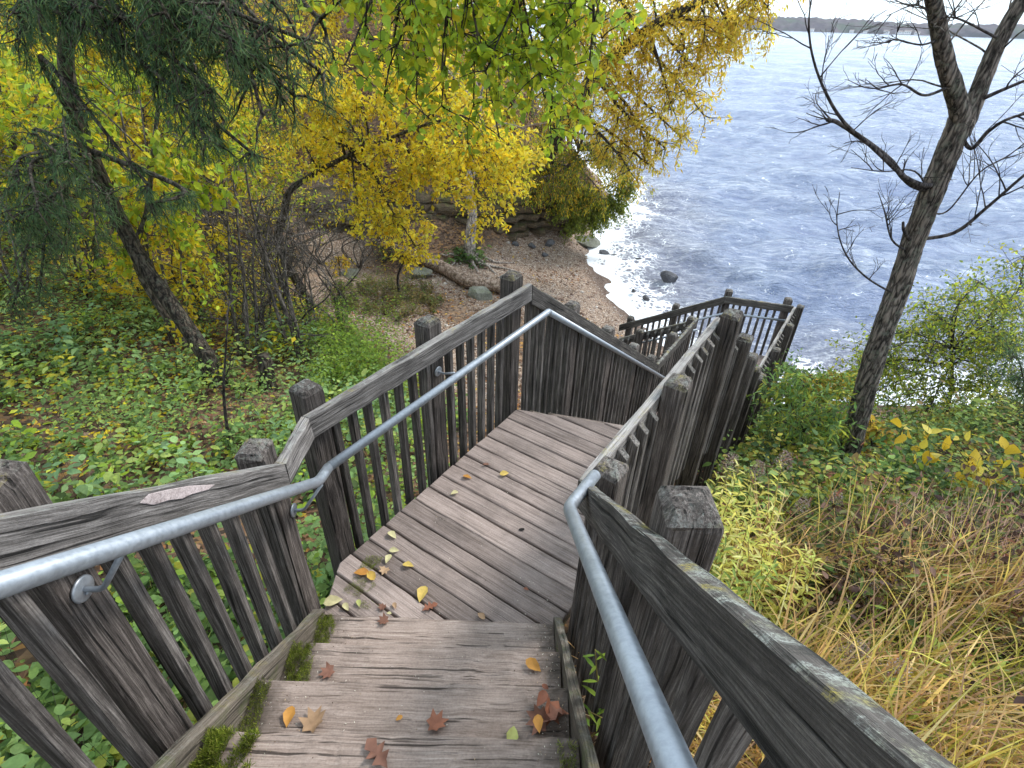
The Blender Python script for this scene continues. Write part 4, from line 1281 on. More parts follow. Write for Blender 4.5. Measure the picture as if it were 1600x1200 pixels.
limb([tp(1470, 60, 5.4), tp(1440, 70, 5.3), tp(1400, 62, 5.2), tp(1388, 68, 5.2)], .010, .003, seed=13, twig=(6, .3), n=5)
limb([tp(1462, 20, 5.4), tp(1430, 8, 5.3), tp(1385, 25, 5.2)], .009, .003, seed=14, twig=(6, .3), n=5)
limb([tp(1480, 330, 5.5), tp(1530, 270, 5.4), tp(1580, 240, 5.3), tp(1640, 190, 5.2)], .010, .004, seed=15, twig=(7, .5), n=5)
limb([tp(1560, 60, 5.55), tp(1500, 30, 5.4), tp(1470, 28, 5.3)], .012, .004, seed=16, twig=(6, .4), n=5)

# ------------------------------------------------------------------ left: cedar with a leaning trunk
ck_ = [gpt(-4.85, 7.45, -.2), tp(345, 600, 7.42), tp(318, 550, 7.5), tp(270, 480, 7.65), tp(225, 415, 7.8), tp(180, 330, 7.9), tp(145, 250, 7.9), tp(115, 165, 7.8), tp(102, 90, 7.7), tp(112, 30, 7.6), tp(120, -60, 7.5)]
cc = cl([(300, 40), (360, 60), (420, 50), (470, 60), (500, 110), (440, 120), (390, 130), (330, 140), (280, 120), (300, 190), (350, 190), (410, 180), (460, 150), (270, 60), (320, 215), (380, 90), (440, 15), (500, 30), (350, 5), (260, 20)], 5.4, .42, .5, 1)
cc += cl([(232, 290), (235, 320), (395, 240)], 5.6, .2, .1, 2, .8)
cc += cl([(60, 330), (110, 350), (40, 390), (100, 385), (150, 365), (20, 340), (60, 470), (20, 480), (110, 250), (170, 305), (30, 290)], 6.2, .34, .4, 3, .8)
cc += cl([(60, 20), (150, 10), (30, 60), (200, 30), (20, 20), (110, 45)], 6.0, .4, .4, 4, .8)
make_tree('cedar_tree', 'dark evergreen cedar with a leaning trunk and drooping sprays at the upper left', 'tree', ck_, [.17, .145, .125, .115, .11, .105, .10, .095, .09, .08, .06], cc, M_BARKD, CED,
          leaf=.085, per=1450, tpl=NEEDLE, seed=5, droop=.7, twigs=26, rough=.14, sides=18, limb_r=.022, limb_from=.6)

for k, (x, y, hh) in enumerate([(-2.6, -7.5, 11), (3.0, -8.5, 12)]):  # unseen oaks behind the camera, added to darken the wood facing it
    b = gpt(x, y); r = np.random.default_rng(90 + k)
    make_tree('woodland_tree', ['tall oak by the top of the stairs, left of the path', 'tall oak by the top of the stairs, right of the path'][k], 'tree', [b - np.array([0, 0, .2]), b + np.array([.2, .1, hh * .4]), b + np.array([.1, .5, hh * .95])], [.28, .22, .08],
              [(*(b + np.array([r.normal() * 1.8, r.normal() * 1.5 + .3, hh * r.uniform(.3, 1.0)])), r.uniform(1.1, 1.6)) for _ in range(22)], M_BARKD, [(.30, .25, .06), (.35, .22, .07), (.22, .24, .06)], leaf=.2, per=210, seed=95 + k, droop=.3, twigs=9)
# near branches of yellow green leaves hanging in from above
nt = [gpt(-3.4, -1.4, -.2), np.array([-3.2, -1.2, 7.0]), np.array([-2.6, 0.2, 9.3]), np.array([-1.6, 2.2, 9.6]), np.array([-0.6, 4.2, 9.1]), np.array([0.3, 5.6, 8.7])]
nc = cl([(560, 30), (640, 40), (720, 50), (800, 40), (860, 30), (610, 100), (690, 110), (760, 110), (830, 110), (890, 90), (740, 165), (800, 165), (850, 150), (670, 20), (900, 40), (920, 120), (520, 15), (690, 165), (780, 215), (570, 60), (600, 150), (650, 150), (860, 200), (540, 100), (800, 100), (940, 60)], 4.6, .36, .6, 6)
nc += cl([(560, -60), (720, -70), (880, -60)], 4.4, .45, .4, 8)
ML1 = plain_leaf('yellow_green_leaf', (.40, .50, .03), (.26, .40, .04)); ML2 = plain_leaf('yellow_leaf', (.62, .50, .03), (.44, .47, .03))
make_tree('overhanging_tree', 'bright yellow green leafy boughs hanging in from the top of the picture', 'tree', nt, [.2, .18, .12, .08, .05, .02], nc, M_BARKD, YGR,
          leaf=.076, per=190, tpl=LEAF8, seed=11, droop=.28, twigs=14, indiv=290, lm=(M_LEAF, [ML1, ML1, ML2]), limb_r=.012, limb_from=.5)

# yellow tree in the middle
yt = [gpt(-5.2, 12.6, -.2), tp(437, 385, 12.5), tp(445, 330, 12.3), tp(452, 300, 12.1), tp(480, 278, 11.9), tp(530, 250, 11.6), tp(580, 228, 11.4), tp(650, 200, 11.2), tp(720, 180, 11.0)]
yc = cl([(480, 150), (530, 195), (600, 165), (655, 200), (600, 240), (680, 260), (740, 250), (790, 262), (640, 300), (560, 280), (500, 245), (700, 300), (630, 335), (650, 385), (600, 345), (465, 200), (800, 300), (820, 250), (590, 110), (520, 100), (690, 140), (640, 120), (770, 300), (750, 340), (560, 330), (545, 150), (690, 215), (450, 130), (470, 90), (740, 200)], 11.4, .75, .9, 12)
make_tree('yellow_tree', 'spreading yellow leaved tree with dark arching limbs over the gully path', 'tree', yt, [.12, .10, .085, .07, .055, .045, .035, .028, .018], yc, M_BARKD, YEL + [(.50, .48, .05)],
          leaf=.108, per=560, tpl=LEAF4, seed=13, droop=.16, twigs=14, limb_r=.022, limb_from=.3)

# tree with orange yellow leaves leaning over the lake
ot = [gpt(0.6, 21.4, -.3), tp(835, 330, 20.6), tp(850, 260, 20.0), tp(880, 190, 19.4), tp(930, 120, 18.8), tp(975, 75, 18.2), tp(1040, 30, 17.6), tp(1100, 0, 17.0), tp(1160, -30, 16.5)]
oc = cl([(1150, 40), (1100, 70), (1060, 110), (1020, 50), (1050, 170), (1010, 220), (965, 190), (940, 120), (900, 60), (1175, 18), (1125, 95), (1000, 140), (1040, 232), (905, 165), (965, 35), (1010, 95), (1095, 120), (1120, 20), (1150, 62), (1060, 20), (1010, 255), (950, 90), (1100, 180), (1065, 215), (920, 20), (1200, 10), (985, 265)], 17.6, .95, .8, 14)
oc += cl([(1000, -40), (1080, -50), (1150, -50), (920, -40)], 17.4, 1.3, .8, 15)
make_tree('leaning_shore_tree', 'large tree with hanging orange yellow leaves leaning out over the lake', 'tree', ot, [.34, .30, .28, .25, .22, .18, .13, .09, .05], oc, M_BARKD, ORA,
          leaf=.16, per=520, tpl=LEAF4S, seed=17, droop=.4, twigs=16, limb_r=.035, limb_from=.4)
oc2 = cl([(880, 235), (925, 225), (960, 255), (900, 285), (940, 300), (975, 235), (870, 180), (990, 280), (915, 180), (950, 215), (885, 310), (835, 205), (850, 150), (845, 255), (820, 285), (860, 300), (880, 120), (840, 110), (800, 250), (930, 140), (905, 255)], 19.9, .95, .6, 16)
make_tree('shore_shrub', 'twiggy olive and yellow shrub hanging over the end of the ledge', 'shrub', [gpt(1.6, 21.6, -.2), tp(885, 270, 20.5), tp(905, 235, 20)], [.07, .06, .04], oc2, M_BARKG, OLV + ORA[:2] + YEL[:1],
          leaf=.12, per=720, tpl=LEAF4S, seed=18, droop=.8, twigs=16, bush=True, limb_from=.2)
oc3 = cl([(905, 330), (930, 318), (950, 312), (885, 350), (920, 350), (870, 330), (970, 300), (940, 335), (900, 362), (975, 320), (960, 340), (890, 320), (985, 290), (915, 300)], 20.2, .7, .4, 17)
make_tree('trailing_shrub', 'yellow green shrub trailing over the dark end of the ledge to the water', 'shrub', [gpt(2.0, 22.0, 0), tp(925, 300, 21)], [.04, .03], oc3, M_BARKG, [(.22, .27, .04), (.30, .33, .04), (.15, .2, .04)],
          leaf=.10, per=900, tpl=LEAF4, seed=19, droop=.7, twigs=16, bush=True, limb_from=0)

# pale trunk growing out of a root mound in front of the ledge
pb = PZ(732, 396, 1.1); pb[2] = float(H(pb[0], pb[1]))
pt = [pb - np.array([0, 0, .15]), PY(735, 368, pb[1]), PY(738, 335, pb[1] + .1), PY(733, 290, pb[1] + .2), PY(745, 230, pb[1] + .3), PY(750, 150, pb[1] + .3)]
pr = make_tree('pale_trunk_tree', 'slim pale barked tree standing on bared roots before the rock ledge', 'tree', pt, [.23, .17, .155, .14, .11, .06], cl([(700, 200), (760, 190), (720, 150), (790, 160), (740, 110), (820, 200), (690, 100), (800, 110)], 18.5, 1.1, .6, 20), M_BARKP, YEL + YGR[:1],
               leaf=.13, per=420, seed=21, droop=.6, twigs=10, limb_from=.6, rough=.12, sides=14)
acc = Acc()
for k, (dx, dy) in enumerate([(1.3, -.7), (.7, -1.1), (1.8, -.2), (-.6, -.7), (-1.0, -.1), (1.6, .5)]):
    P = [np.array([0, 0, .35])]
    for t in (.25, .5, .75, 1.0):
        x, y = pb[0] + dx * t, pb[1] + dy * t; P.append(np.array([dx * t, dy * t, float(H(x, y)) - pb[2] + .12 * (1 - t) + .02]) + lr.normal(size=3) * .05)
    acc.tube(crom(P, 4), np.linspace(.07, .015, 17), 6)
link('roots', acc.mesh('roots', M_BARKP, True), pr, Matrix.Translation([float(v) for v in pt[0]]) @ Matrix.Translation((0, 0, .15)))

# yellow sapling by the path, orange sprig
sb = gpt(*PZ(625, 462, 1.05)[:2])
make_tree('yellow_sapling', 'small dark stemmed sapling with bunches of yellow leaves beside the beach path', 'sapling', [sb - np.array([0, 0, .1]), PY(622, 430, sb[1]), PY(640, 385, sb[1] - .1), PY(635, 340, sb[1] - .2)], [.045, .035, .025, .012],
          cl([(615, 345), (645, 360), (655, 395), (608, 375), (640, 410), (600, 325), (665, 345), (630, 390)], sb[1] - .3, .34, .25, 22), M_TWIG, YEL, leaf=.10, per=110, seed=23, droop=.7, twigs=8, limb_r=.012)
sb = gpt(*PZ(530, 425, 1.2)[:2])
make_tree('orange_sapling', 'little sapling with a tuft of orange yellow leaves left of the path', 'sapling', [sb - np.array([0, 0, .1]), PY(530, 412, sb[1]), PY(528, 400, sb[1])], [.02, .015, .01], cl([(528, 402), (540, 415), (520, 412)], sb[1], .3, .1, 24), M_TWIG, ORA, leaf=.10, per=90, seed=25, twigs=7)

# bare grey shrubs by the gully
def bare_shrub(label, base, stems, seed, r0=.03, twk=7, group='bare grey shrubs in the gully', mat=None, twl=.8):
    r = np.random.default_rng(seed); root = thing('bare_shrub', label, 'shrub', base, group)
    for k, st in enumerate(stems):
        P = crom(st, 6); acc = Acc(); acc.tube(P - base, np.linspace(r0, r0 * .25, len(P)), 8, rough=.12, seed=seed + k)
        for _ in range(twk):
            i = r.integers(2, len(P) - 1); twiggy(acc, P[i] - base, unit(unit(P[i + 1] - P[i]) * .5 + unit(r.normal(size=3)) + np.array([0, 0, .25])), twl * r.uniform(.5, 1.2), r0 * .3, 1, r, 4, .16, 0, 5, .8)
        link('stem', acc.mesh('stem', mat or M_BARKG, True), root, Matrix.Translation([float(v) for v in base]))
    return root
b = gpt(*PZ(470, 572, 2.0)[:2]); Yk = b[1]
bare_shrub('tall leafless shrub with several grey stems beside the leaning cedar trunk', b, [[b, PY(455, 510, Yk), PY(425, 430, Yk + .2), PY(395, 330, Yk + .3), PY(380, 240, Yk + .4)], [b + np.array([-.2, .1, 0]), PY(440, 510, Yk + .2), PY(415, 420, Yk + .3), PY(420, 340, Yk + .5)],
    [b + np.array([.15, 0, 0]), PY(460, 500, Yk), PY(445, 420, Yk), PY(450, 350, Yk)]], 31, .05, 10)
b = gpt(*PZ(385, 560, 2.2)[:2]); Yk = b[1]
bare_shrub('leafless brown shrub with upright thin stems behind the cedar base', b, [[b, PY(385, 480, Yk), PY(375, 390, Yk), PY(365, 280, Yk)], [b + np.array([.15, .1, 0]), PY(400, 480, Yk + .1), PY(395, 400, Yk + .2), PY(410, 300, Yk + .3)], [b + np.array([-.15, .1, 0]), PY(362, 470, Yk + .1), PY(358, 380, Yk + .2), PY(352, 300, Yk + .3)]], 32, .04, 10)
for k, (px, py) in enumerate([(430, 560), (500, 540), (410, 520), (460, 520), (375, 530), (530, 500), (480, 480), (440, 480)]):
    b = gpt(*PZ(px, py, 1.9)[:2]); r = np.random.default_rng(260 + k)
    bare_shrub('thin leafless grey brush standing in the gully behind the cedar', b, [[b, b + np.array([r.normal() * .15, r.normal() * .15, .8]), b + np.array([r.normal() * .35, r.normal() * .3, 1.8]), b + np.array([r.normal() * .6, r.normal() * .4, 2.7])] for _ in range(4)], 270 + k, .024, 11, 'thin brush in the gully', None, .9)
b = gpt(*PZ(350, 680, 2.9)[:2]); Yk = b[1]
bare_shrub('single thin dark stem standing in the green plants before the cedar', b, [[b, PY(350, 620, Yk), PY(352, 560, Yk), PY(358, 470, Yk + .1)]], 33, .025, 9, None, M_TWIG, .5)
for k, (px, py, w) in enumerate([(420, 605, .12), (338, 610, .13)]):
    b = gpt(*PZ(px, py, 2.3)[:2])
    o = thing('tree_stump', ['dark broken stump right of the cedar base', 'dark broken stump at the foot of the cedar'][k], 'stump', b)
    V, T = tube_geo(crom([(0, 0, -.2), (0, 0, .15), (.04, .02, .45), (.02, .05, .62)], 4), np.linspace(w * 1.3, w * .8, 13), 12, rough=.25, seed=k)
    link('trunk', mesh_tris('trunk', V, T, M_BARKD, smooth=True), o, Matrix.Translation([float(v) for v in b]))
for k, (px, py, Y) in enumerate([(60, 520, 8.5), (150, 500, 9.5), (230, 470, 10), (300, 450, 10.5), (20, 460, 10), (340, 400, 12), (180, 420, 11.5)]):
    q = PY(px, py, Y); b = gpt(q[0], q[1]); r = np.random.default_rng(160 + k)
    bare_shrub('thin leafless brush standing among the yellow leaves at the left', b, [[b, b + np.array([r.normal() * .2, r.normal() * .2, .9]), b + np.array([r.normal() * .5, r.normal() * .4, 1.9]), b + np.array([r.normal() * .8, r.normal() * .5, 2.8])] for _ in range(5)], 170 + k, .024, 9, 'leafless brush on the left slope', None, 1.0)
for k, (px, py, Z) in enumerate([(560, 410, 1.1), (600, 405, 1.0), (500, 400, 1.4), (450, 440, 1.5), (650, 375, 1.0)]):
    b = gpt(*PZ(px, py, Z)[:2]); r = np.random.default_rng(60 + k)
    bare_shrub('tangled grey brushwood of bare twigs below the yellow tree', b, [[b, b + np.array([r.normal() * .4, r.normal() * .3, .7]), b + np.array([r.normal() * .9, r.normal() * .5, 1.5]), b + np.array([r.normal() * 1.5, r.normal() * .7, 1.9])] for _ in range(6)], 70 + k, .022, 12, 'grey brushwood below the yellow tree', None, 1.1)

# ------------------------------------------------------------------ hillside saplings and trees
hr_ = np.random.default_rng(41)
kinds = [('slender hillside sapling with clear yellow leaves', YEL), ('slender hillside sapling with yellow green leaves', YGR), ('hillside sapling with mixed yellow and green leaves', YEL + YGR + [(.2, .3, .05)])]
for k in range(60):
    while True:
        x, y = hr_.uniform(-17, -5), hr_.uniform(8.5, 20)
        q = np.array([x, y, 2.5 + 0]) - EYE; dep = q @ fw
        if x < -6.3 - (y - 8) * .1 and bare(np.array([x]), np.array([y]))[0] < .3: break
    b = gpt(x, y); hgt_ = hr_.uniform(1.8, 4.2); lean = hr_.normal(size=2) * .35 + np.array([.25, -.15])
    tkp = [b - np.array([0, 0, .15]), b + np.array([lean[0] * .3, lean[1] * .3, hgt_ * .4]), b + np.array([lean[0], lean[1], hgt_])]
    c = [(*(b + np.array([lean[0], lean[1], 0]) * hr_.uniform(.5, 1.3) + np.array([hr_.normal() * .7, hr_.normal() * .7, hgt_ * hr_.uniform(.35, 1.15)])), hr_.uniform(.5, .8)) for _ in range(hr_.integers(5, 9))]
    kd = kinds[hr_.integers(3)]
    make_tree('hillside_sapling', kd[0] + ' among others on the slope', 'sapling', tkp, [.05, .035, .012], c, M_BARKG if k % 2 else M_TWIG, kd[1], leaf=.11, per=210, seed=100 + k, droop=.35, twigs=9, group='saplings on the hillside at the left', limb_r=.012)
for k, (x, y, hh, pn) in enumerate([(-10, 18, 7, 0), (-7, 22.5, 6.5, 2), (-13, 21, 7, 0), (-17, 14, 7, 1), (-20, 20, 7, 0), (-4.5, 23.5, 6, 2), (-1.8, 24, 5, 0), (-12, 12.5, 6, 1), (-9, 26, 7, 0), (-4, 28, 6, 0), (0.5, 26, 5.5, 2), (-24, 12, 6, 1), (-16, 27, 8, 0), (-13.5, 8.5, 5.5, 1), (-25, 24, 8, 2), (2.5, 29, 6, 2)]):
    b = gpt(x, y); lean = hr_.normal(size=2) * .6
    tkp = [b - np.array([0, 0, .2]), b + np.array([lean[0] * .2, lean[1] * .2, hh * .3]), b + np.array([lean[0] * .6, lean[1] * .6, hh * .65]), b + np.array([lean[0], lean[1], hh])]
    c = [(*(b + np.array([lean[0] * .8 + hr_.normal() * 1.3, lean[1] * .8 + hr_.normal() * 1.3, hh * hr_.uniform(.35, 1.05)])), hr_.uniform(.9, 1.3)) for _ in range(17)]
    make_tree('hillside_tree', ['tall yellow leaved tree on the upper hillside', 'tall yellow green tree on the left hillside', 'tall orange yellow tree on the hill above the ledge'][pn], 'tree', tkp, [.16, .13, .09, .03], c, M_BARKG, [YEL, YGR + YEL, ORA + YEL + BRN[:1]][pn], leaf=.15, per=330, seed=200 + k, droop=.4, twigs=10, group='trees on the hill behind the beach', limb_r=.02)
b = gpt(-6.0, 8.6)
make_tree('young_tree', 'young tree with broad yellow green leaves behind the leaning cedar trunk', 'tree', [b - np.array([0, 0, .1]), PY(215, 420, 8.3), PY(230, 330, 8.2), PY(240, 230, 8.1), PY(250, 140, 8.0)], [.06, .05, .04, .03, .015],
          cl([(240, 110), (290, 165), (320, 215), (150, 200), (130, 245), (190, 260), (250, 215), (300, 290), (350, 255), (210, 320), (260, 340), (310, 345), (160, 330), (190, 390), (60, 230), (80, 160), (345, 300)], 8.1, .5, .5, 33), M_BARKG, YGR + YEL[:1], leaf=.125, per=120, tpl=LEAF8, seed=34, droop=.5, twigs=9, limb_r=.012)
for k, (x, y) in enumerate([(-3.8, 20.4), (-2.4, 20.9), (-1.0, 21.2), (0.4, 21.8), (1.6, 22.9), (-5.4, 19.9), (-7, 19.2), (-3, 22.5), (-.5, 23.2), (1.6, 25), (-6, 21.8), (0.8, 20.9), (2.4, 23.6), (-1.8, 19.9), (-4.6, 18.9)]):
    b = gpt(x, y)
    c = [(b[0] + hr_.normal() * .7, b[1] + hr_.normal() * .6, b[2] + hr_.uniform(.3, 1.7), hr_.uniform(.5, .8)) for _ in range(8)]
    make_tree('bank_shrub', ['dark twiggy brown shrub on the bank above the ledge', 'olive and rust shrub on the bank above the ledge'][k % 2], 'shrub', [b - np.array([0, 0, .1]), b + np.array([0, 0, .5]), b + np.array([.1, 0, 1.1])], [.05, .04, .02], c, M_BARKG,
              [BRN + [(.3, .22, .08)], OLV + BRN + [(.5, .33, .08)]][k % 2], leaf=.10, per=260, seed=400 + k, droop=.4, twigs=12, bush=True, group='shrubs on the bank above the ledge', limb_r=.014)
# thin grey trunks in the left background
for k, (px0, py0, px1, py1, Y, w) in enumerate([(25, 460, 0, 330, 11, .10), (90, 470, 15, 190, 11.5, .11), (110, 480, 60, 300, 10.5, .08), (320, 320, 285, 240, 13.5, .13), (350, 360, 300, 190, 14, .12), (255, 455, 240, 330, 9, .03)]):
    a = PY(px0, py0, Y); a = np.array([a[0], Y, a[2]]); z0 = float(H(a[0], a[1])); e = PY(px1, py1, Y + .3)
    d = e - a; top = e + unit(d) * 2.0
    c = [(*(top + hr_.normal(size=3) * np.array([.9, .7, .8])), .7) for _ in range(8)]
    make_tree('grey_trunk_tree', ['thin pale grey trunk at the left edge, before the yellow leaves', 'thin grey trunk leaning left near the left edge', 'thin dark grey trunk between the cedar sprays', 'grey trunk leaning left behind the bare shrubs', 'taller grey trunk leaning left above the gully', 'twiggy thin trunk left of the leaning cedar'][k], 'tree',
              [np.array([a[0] - d[0] * .05, a[1], z0 - .2]), a * .5 + e * .5, e, top], [w, w * .85, w * .7, w * .3], c, M_BARKG, YGR + YEL, leaf=.12, per=300, seed=300 + k, droop=.4, twigs=8, rough=.1)

# ------------------------------------------------------------------ ground cover, litter, pebbles
def scatter(n, x0, x1, y0, y1, r, ok):
    out = []
    tot = 0
    while tot < n:
        P = np.c_[r.uniform(x0, x1, n), r.uniform(y0, y1, n)]
        P = P[ok(P[:, 0], P[:, 1])]; out.append(P); tot += len(P)
        if len(P) == 0: break
    P = np.concatenate(out)[:n]
    return P


def on_stair(x, y):
    s = x * av[0] + y * av[1]; m = x * nv[0] + y * nv[1]
    nb = float(LB @ nv) ; nr = float(RA @ nv)
    return ((x > -1.0) & (x < .3) & (y < 2.2)) | ((m > nb + .05) & (m < nr - .05) & (s > 1.2) & (s < 12.5))


def cover(n, region, ok, hts, nl, lsz, palette, seed, tpl=LEAF4, tilt=.35, rad=.5, mat=None, name='ground_cover', label='', patch=1.0):
    r = np.random.default_rng(seed)
    P = scatter(n, *region, r, ok)
    z = H(P[:, 0], P[:, 1])
    hh = r.uniform(*hts, len(P)) * (0.5 + vnoise(P[:, 0] * patch, P[:, 1] * patch, seed))
    k = r.integers(nl[0], nl[1] + 1, len(P)); I = np.repeat(np.arange(len(P)), k); m = len(I)
    u = r.random(m) ** .7
    az = r.uniform(0, 2 * pi, m); lean = r.normal(size=(len(P), 2)) * .25
    rr = hh[I] * rad * r.random(m)
    pos = np.c_[P[I, 0] + lean[I, 0] * hh[I] * u + np.cos(az) * rr * .5, P[I, 1] + lean[I, 1] * hh[I] * u + np.sin(az) * rr * .5, z[I] + hh[I] * u + .01]
    d = np.c_[np.cos(az), np.sin(az), r.normal(size=m) * .3 - .15]
    nn = np.c_[r.normal(size=(m, 2)) * tilt, np.ones(m)]
    pc = pal(palette, len(P), r, .15)
    col = np.clip(pc[I] * (1 + r.normal(size=(m, 1)) * .15), .004, .9)
    V, T, C = leaves(tpl, pos, d, nn, lsz * r.uniform(.6, 1.2, m) * r.uniform(.45, 1.45, len(P))[I], col)
    o = link(name, mesh_tris(name, V, T, mat or M_LEAF, C)); props(o, label, 'plants', kind='stuff')
    # their stems
    acc_r = r.random(len(P)) < .6
    A0 = np.c_[P[acc_r], z[acc_r] - .03]; A1 = np.c_[P[acc_r] + lean[acc_r] * hh[acc_r][:, None], z[acc_r] + hh[acc_r]]
    w = .0025; o_ = np.array([[w, 0, 0], [-w * .5, w * .8, 0], [-w * .5, -w * .8, 0]])
    Vs = np.concatenate([A0[:, None] + o_[None], A1[:, None] + o_[None] * .4], 1).reshape(-1, 3)
    tt = np.array([(0, 1, 4), (0, 4, 3), (1, 2, 5), (1, 5, 4), (2, 0, 3), (2, 3, 5)])
    Ts = (tt[None] + (np.arange(len(A0)) * 6)[:, None, None]).reshape(-1, 3)
    o2 = link('stems', mesh_tris('stems', Vs, Ts, M_TWIG), o); o2['kind'] = 'stuff'
    return o


okL = lambda x, y: ~on_stair(x, y) & (bare(x, y) < .35) & (x < np.where(y < 2.2, -1.3, (y - 2.2) * .66 - 1.3))
pn = lambda x, y, s, t: vnoise(x * s, y * s, 77) > t
cover(4000, (-11, -.8, .3, 9.5), lambda x, y: okL(x, y) & pn(x, y, 1.1, .32), (.10, .6), (4, 13), .085, GRN * 2 + YGR[1:2] + YGR[3:] + [(.55, .50, .06)] + [(.22, .36, .12), (.30, .44, .16), (.18, .28, .08), (.14, .22, .06)], 51, LEAF8, name='green_undergrowth', label='green and yellow green leafy undergrowth covering the bank left of the stairs')
cover(700, (-11, -1, .5, 10.5), lambda x, y: okL(x, y) & pn(x, y, .7, .45), (.35, .9), (8, 16), .10, [(.26, .42, .2), (.34, .5, .2), (.46, .56, .16)], 151, LEAF8, name='leafy_weeds', label='taller pale weeds with broad opposite leaves on the left bank')
cover(1100, (-11, -1, 5.0, 10.5), lambda x, y: okL(x, y) & pn(x, y, .6, .35), (.3, .9), (10, 20), .06, GRN + [(.22, .36, .12)], 52, LEAF4, name='tall_undergrowth', label='taller pale green weeds growing around the foot of the cedar')
cover(650, (-3.4, -1.15, .0, 3.2), okL, (.1, .4), (6, 12), .09, GRN[:3] + DGR + [(.2, .3, .07), (.4, .42, .07)], 152, LEAF8, name='railing_foot_weeds', label='green leafy weeds growing close under the left railing')
cover(170, (-4.6, -1.8, 7.5, 11.0), lambda x, y: okL(x, y) & (np.hypot((x + 2.9) / .9, (y - 9.2) / 1.2) < 1.15 * (.5 + vnoise(x * 1.6, y * 1.6, 12))), (.5, 1.5), (40, 70), .06, [(.17, .29, .045), (.24, .36, .05), (.3, .40, .05)], 53, LEAF4, name='feathery_weeds', label='feathery fine leaved bright green weeds beside the gully path')
cover(700, (-5.4, -1.6, 11.5, 15.5), lambda x, y: (np.hypot((x + 3.4) / 1.7, (y - 13.6) / 1.3) < 1 + .5 * (vnoise(x * 2, y * 2, 4) - .5)), (.12, .4), (12, 20), .06, [(.14, .19, .05), (.22, .22, .06), (.25, .17, .06), (.12, .12, .05)], 54, LEAF4, name='low_weeds', label='low brownish green weeds on the mound around the yellow sapling')
cover(4200, (-18, -4, 8.5, 21), lambda x, y: (bare(x, y) < .3) & pn(x, y, .5, .42), (.2, .7), (5, 9), .10, YGR + YEL + GRN[:2], 55, LEAF4, name='hillside_undergrowth', label='yellow and green undergrowth spread over the left hillside')
p = PZ(728, 408, .9)
cover(40, (p[0] - .6, p[0] + .7, p[1] - .5, p[1] + .4), lambda x, y: np.hypot(x - p[0], y - p[1]) < .65, (.15, .4), (8, 14), .13, DGR, 56, LEAF8, name='dark_green_plants', label='small dark green plants at the foot of the pale trunk')

r = np.random.default_rng(61)
P = np.r_[scatter(34000, -24, 4.5, 8, 32, r, lambda x, y: (bare(x, y) < .55) & (H(x, y, False) > .3)), scatter(11000, -12, 1, -1, 9.5, r, lambda x, y: ~on_stair(x, y)), scatter(9000, 0, 9, -1, 9, r, lambda x, y: ~on_stair(x, y) & (H(x, y, False) > .4)),
          scatter(1900, -5, 4, 9, 21, r, lambda x, y: (bare(x, y) > .4) & (H(x, y, False) > .12) & pn(x, y, .7, .4))]
m = len(P); pos = np.c_[P, H(P[:, 0], P[:, 1]) + r.uniform(.005, .035, m)]; az = r.uniform(0, 2 * pi, m)
colr = pal(LIT, m, r); hm = (P[:, 0] < -5) & (r.random(m) < .7); colr[hm] = pal(ORA + YEL, int(hm.sum()), r) * .9
V, T, C = leaves(LEAF4, pos, np.c_[np.cos(az), np.sin(az), r.normal(size=m) * .15], np.c_[r.normal(size=(m, 2)) * .35, np.ones(m)], r.uniform(.06, .13, m), colr)
props(link('leaf_litter', mesh_tris('leaf_litter', V, T, M_DRY, C)), 'fallen brown, orange and yellow leaves lying over the banks', 'fallen leaves', kind='stuff')

oct_v = np.array([(1, 0, 0), (-1, 0, 0), (0, 1, 0), (0, -1, 0), (0, 0, .6), (0, 0, -.6)]); oct_t = np.array([(0, 2, 4), (2, 1, 4), (1, 3, 4), (3, 0, 4), (2, 0, 5), (1, 2, 5), (3, 1, 5), (0, 3, 5)])
P = scatter(15000, -4, 4.5, 8.5, 21, r, lambda x, y: (bare(x, y) > .5) & (H(x, y, False) > .02))
m = len(P); pos = np.c_[P, H(P[:, 0], P[:, 1])]; sz = r.uniform(.012, .035, m) * (1 + 2 * (r.random(m) < .03)); az = r.uniform(0, 2 * pi, m)
pc = pal([(.30, .215, .17), (.22, .15, .115), (.42, .33, .27), (.15, .10, .08), (.5, .44, .40)], m, r, .15)
V, T, C = leaves((oct_v, oct_t), pos, np.c_[np.cos(az), np.sin(az), np.zeros(m)], np.c_[r.normal(size=(m, 2)) * .2, np.ones(m)], sz, pc)
props(link('pebbles', mesh_tris('pebbles', V, T, M_DRY, C)), 'pinkish brown pebbles covering the beach', 'pebbles', kind='stuff')

# ------------------------------------------------------------------ right bank
okR = lambda x, y: ~on_stair(x, y) & (x > np.where(y < 1.9, .55, .62 + (y - 1.9) * .66))
cover(1500, (1.2, 9, 3.2, 8.6), lambda x, y: okR(x, y) & (H(x, y, False) > .8) & (y > 3.4 + .12 * x), (.25, .75), (9, 18), .075, DGR + GRN + OLV + [(.40, .34, .06), (.30, .2, .08)], 57, LEAF8, name='bank_undergrowth', label='dark and mid green undergrowth on the bank around the bare tree')
cover(1000, (2.2, 9, 2.3, 4.8), lambda x, y: okR(x, y), (.2, .6), (8, 14), .07, DGR + [(.16, .2, .05), (.2, .14, .06)], 58, LEAF8, name='dull_undergrowth', label='dull green and brown weeds behind the tan grass at the right')
cover(420, (1.0, 5, 1.2, 4.2), lambda x, y: okR(x, y), (.3, .7), (8, 14), .075, [(.42, .42, .06), (.3, .36, .06), (.22, .3, .08), (.3, .12, .07)], 59, LANCE, name='yellowing_weeds', label='yellowing weeds mixed into the grass right of the stairs')


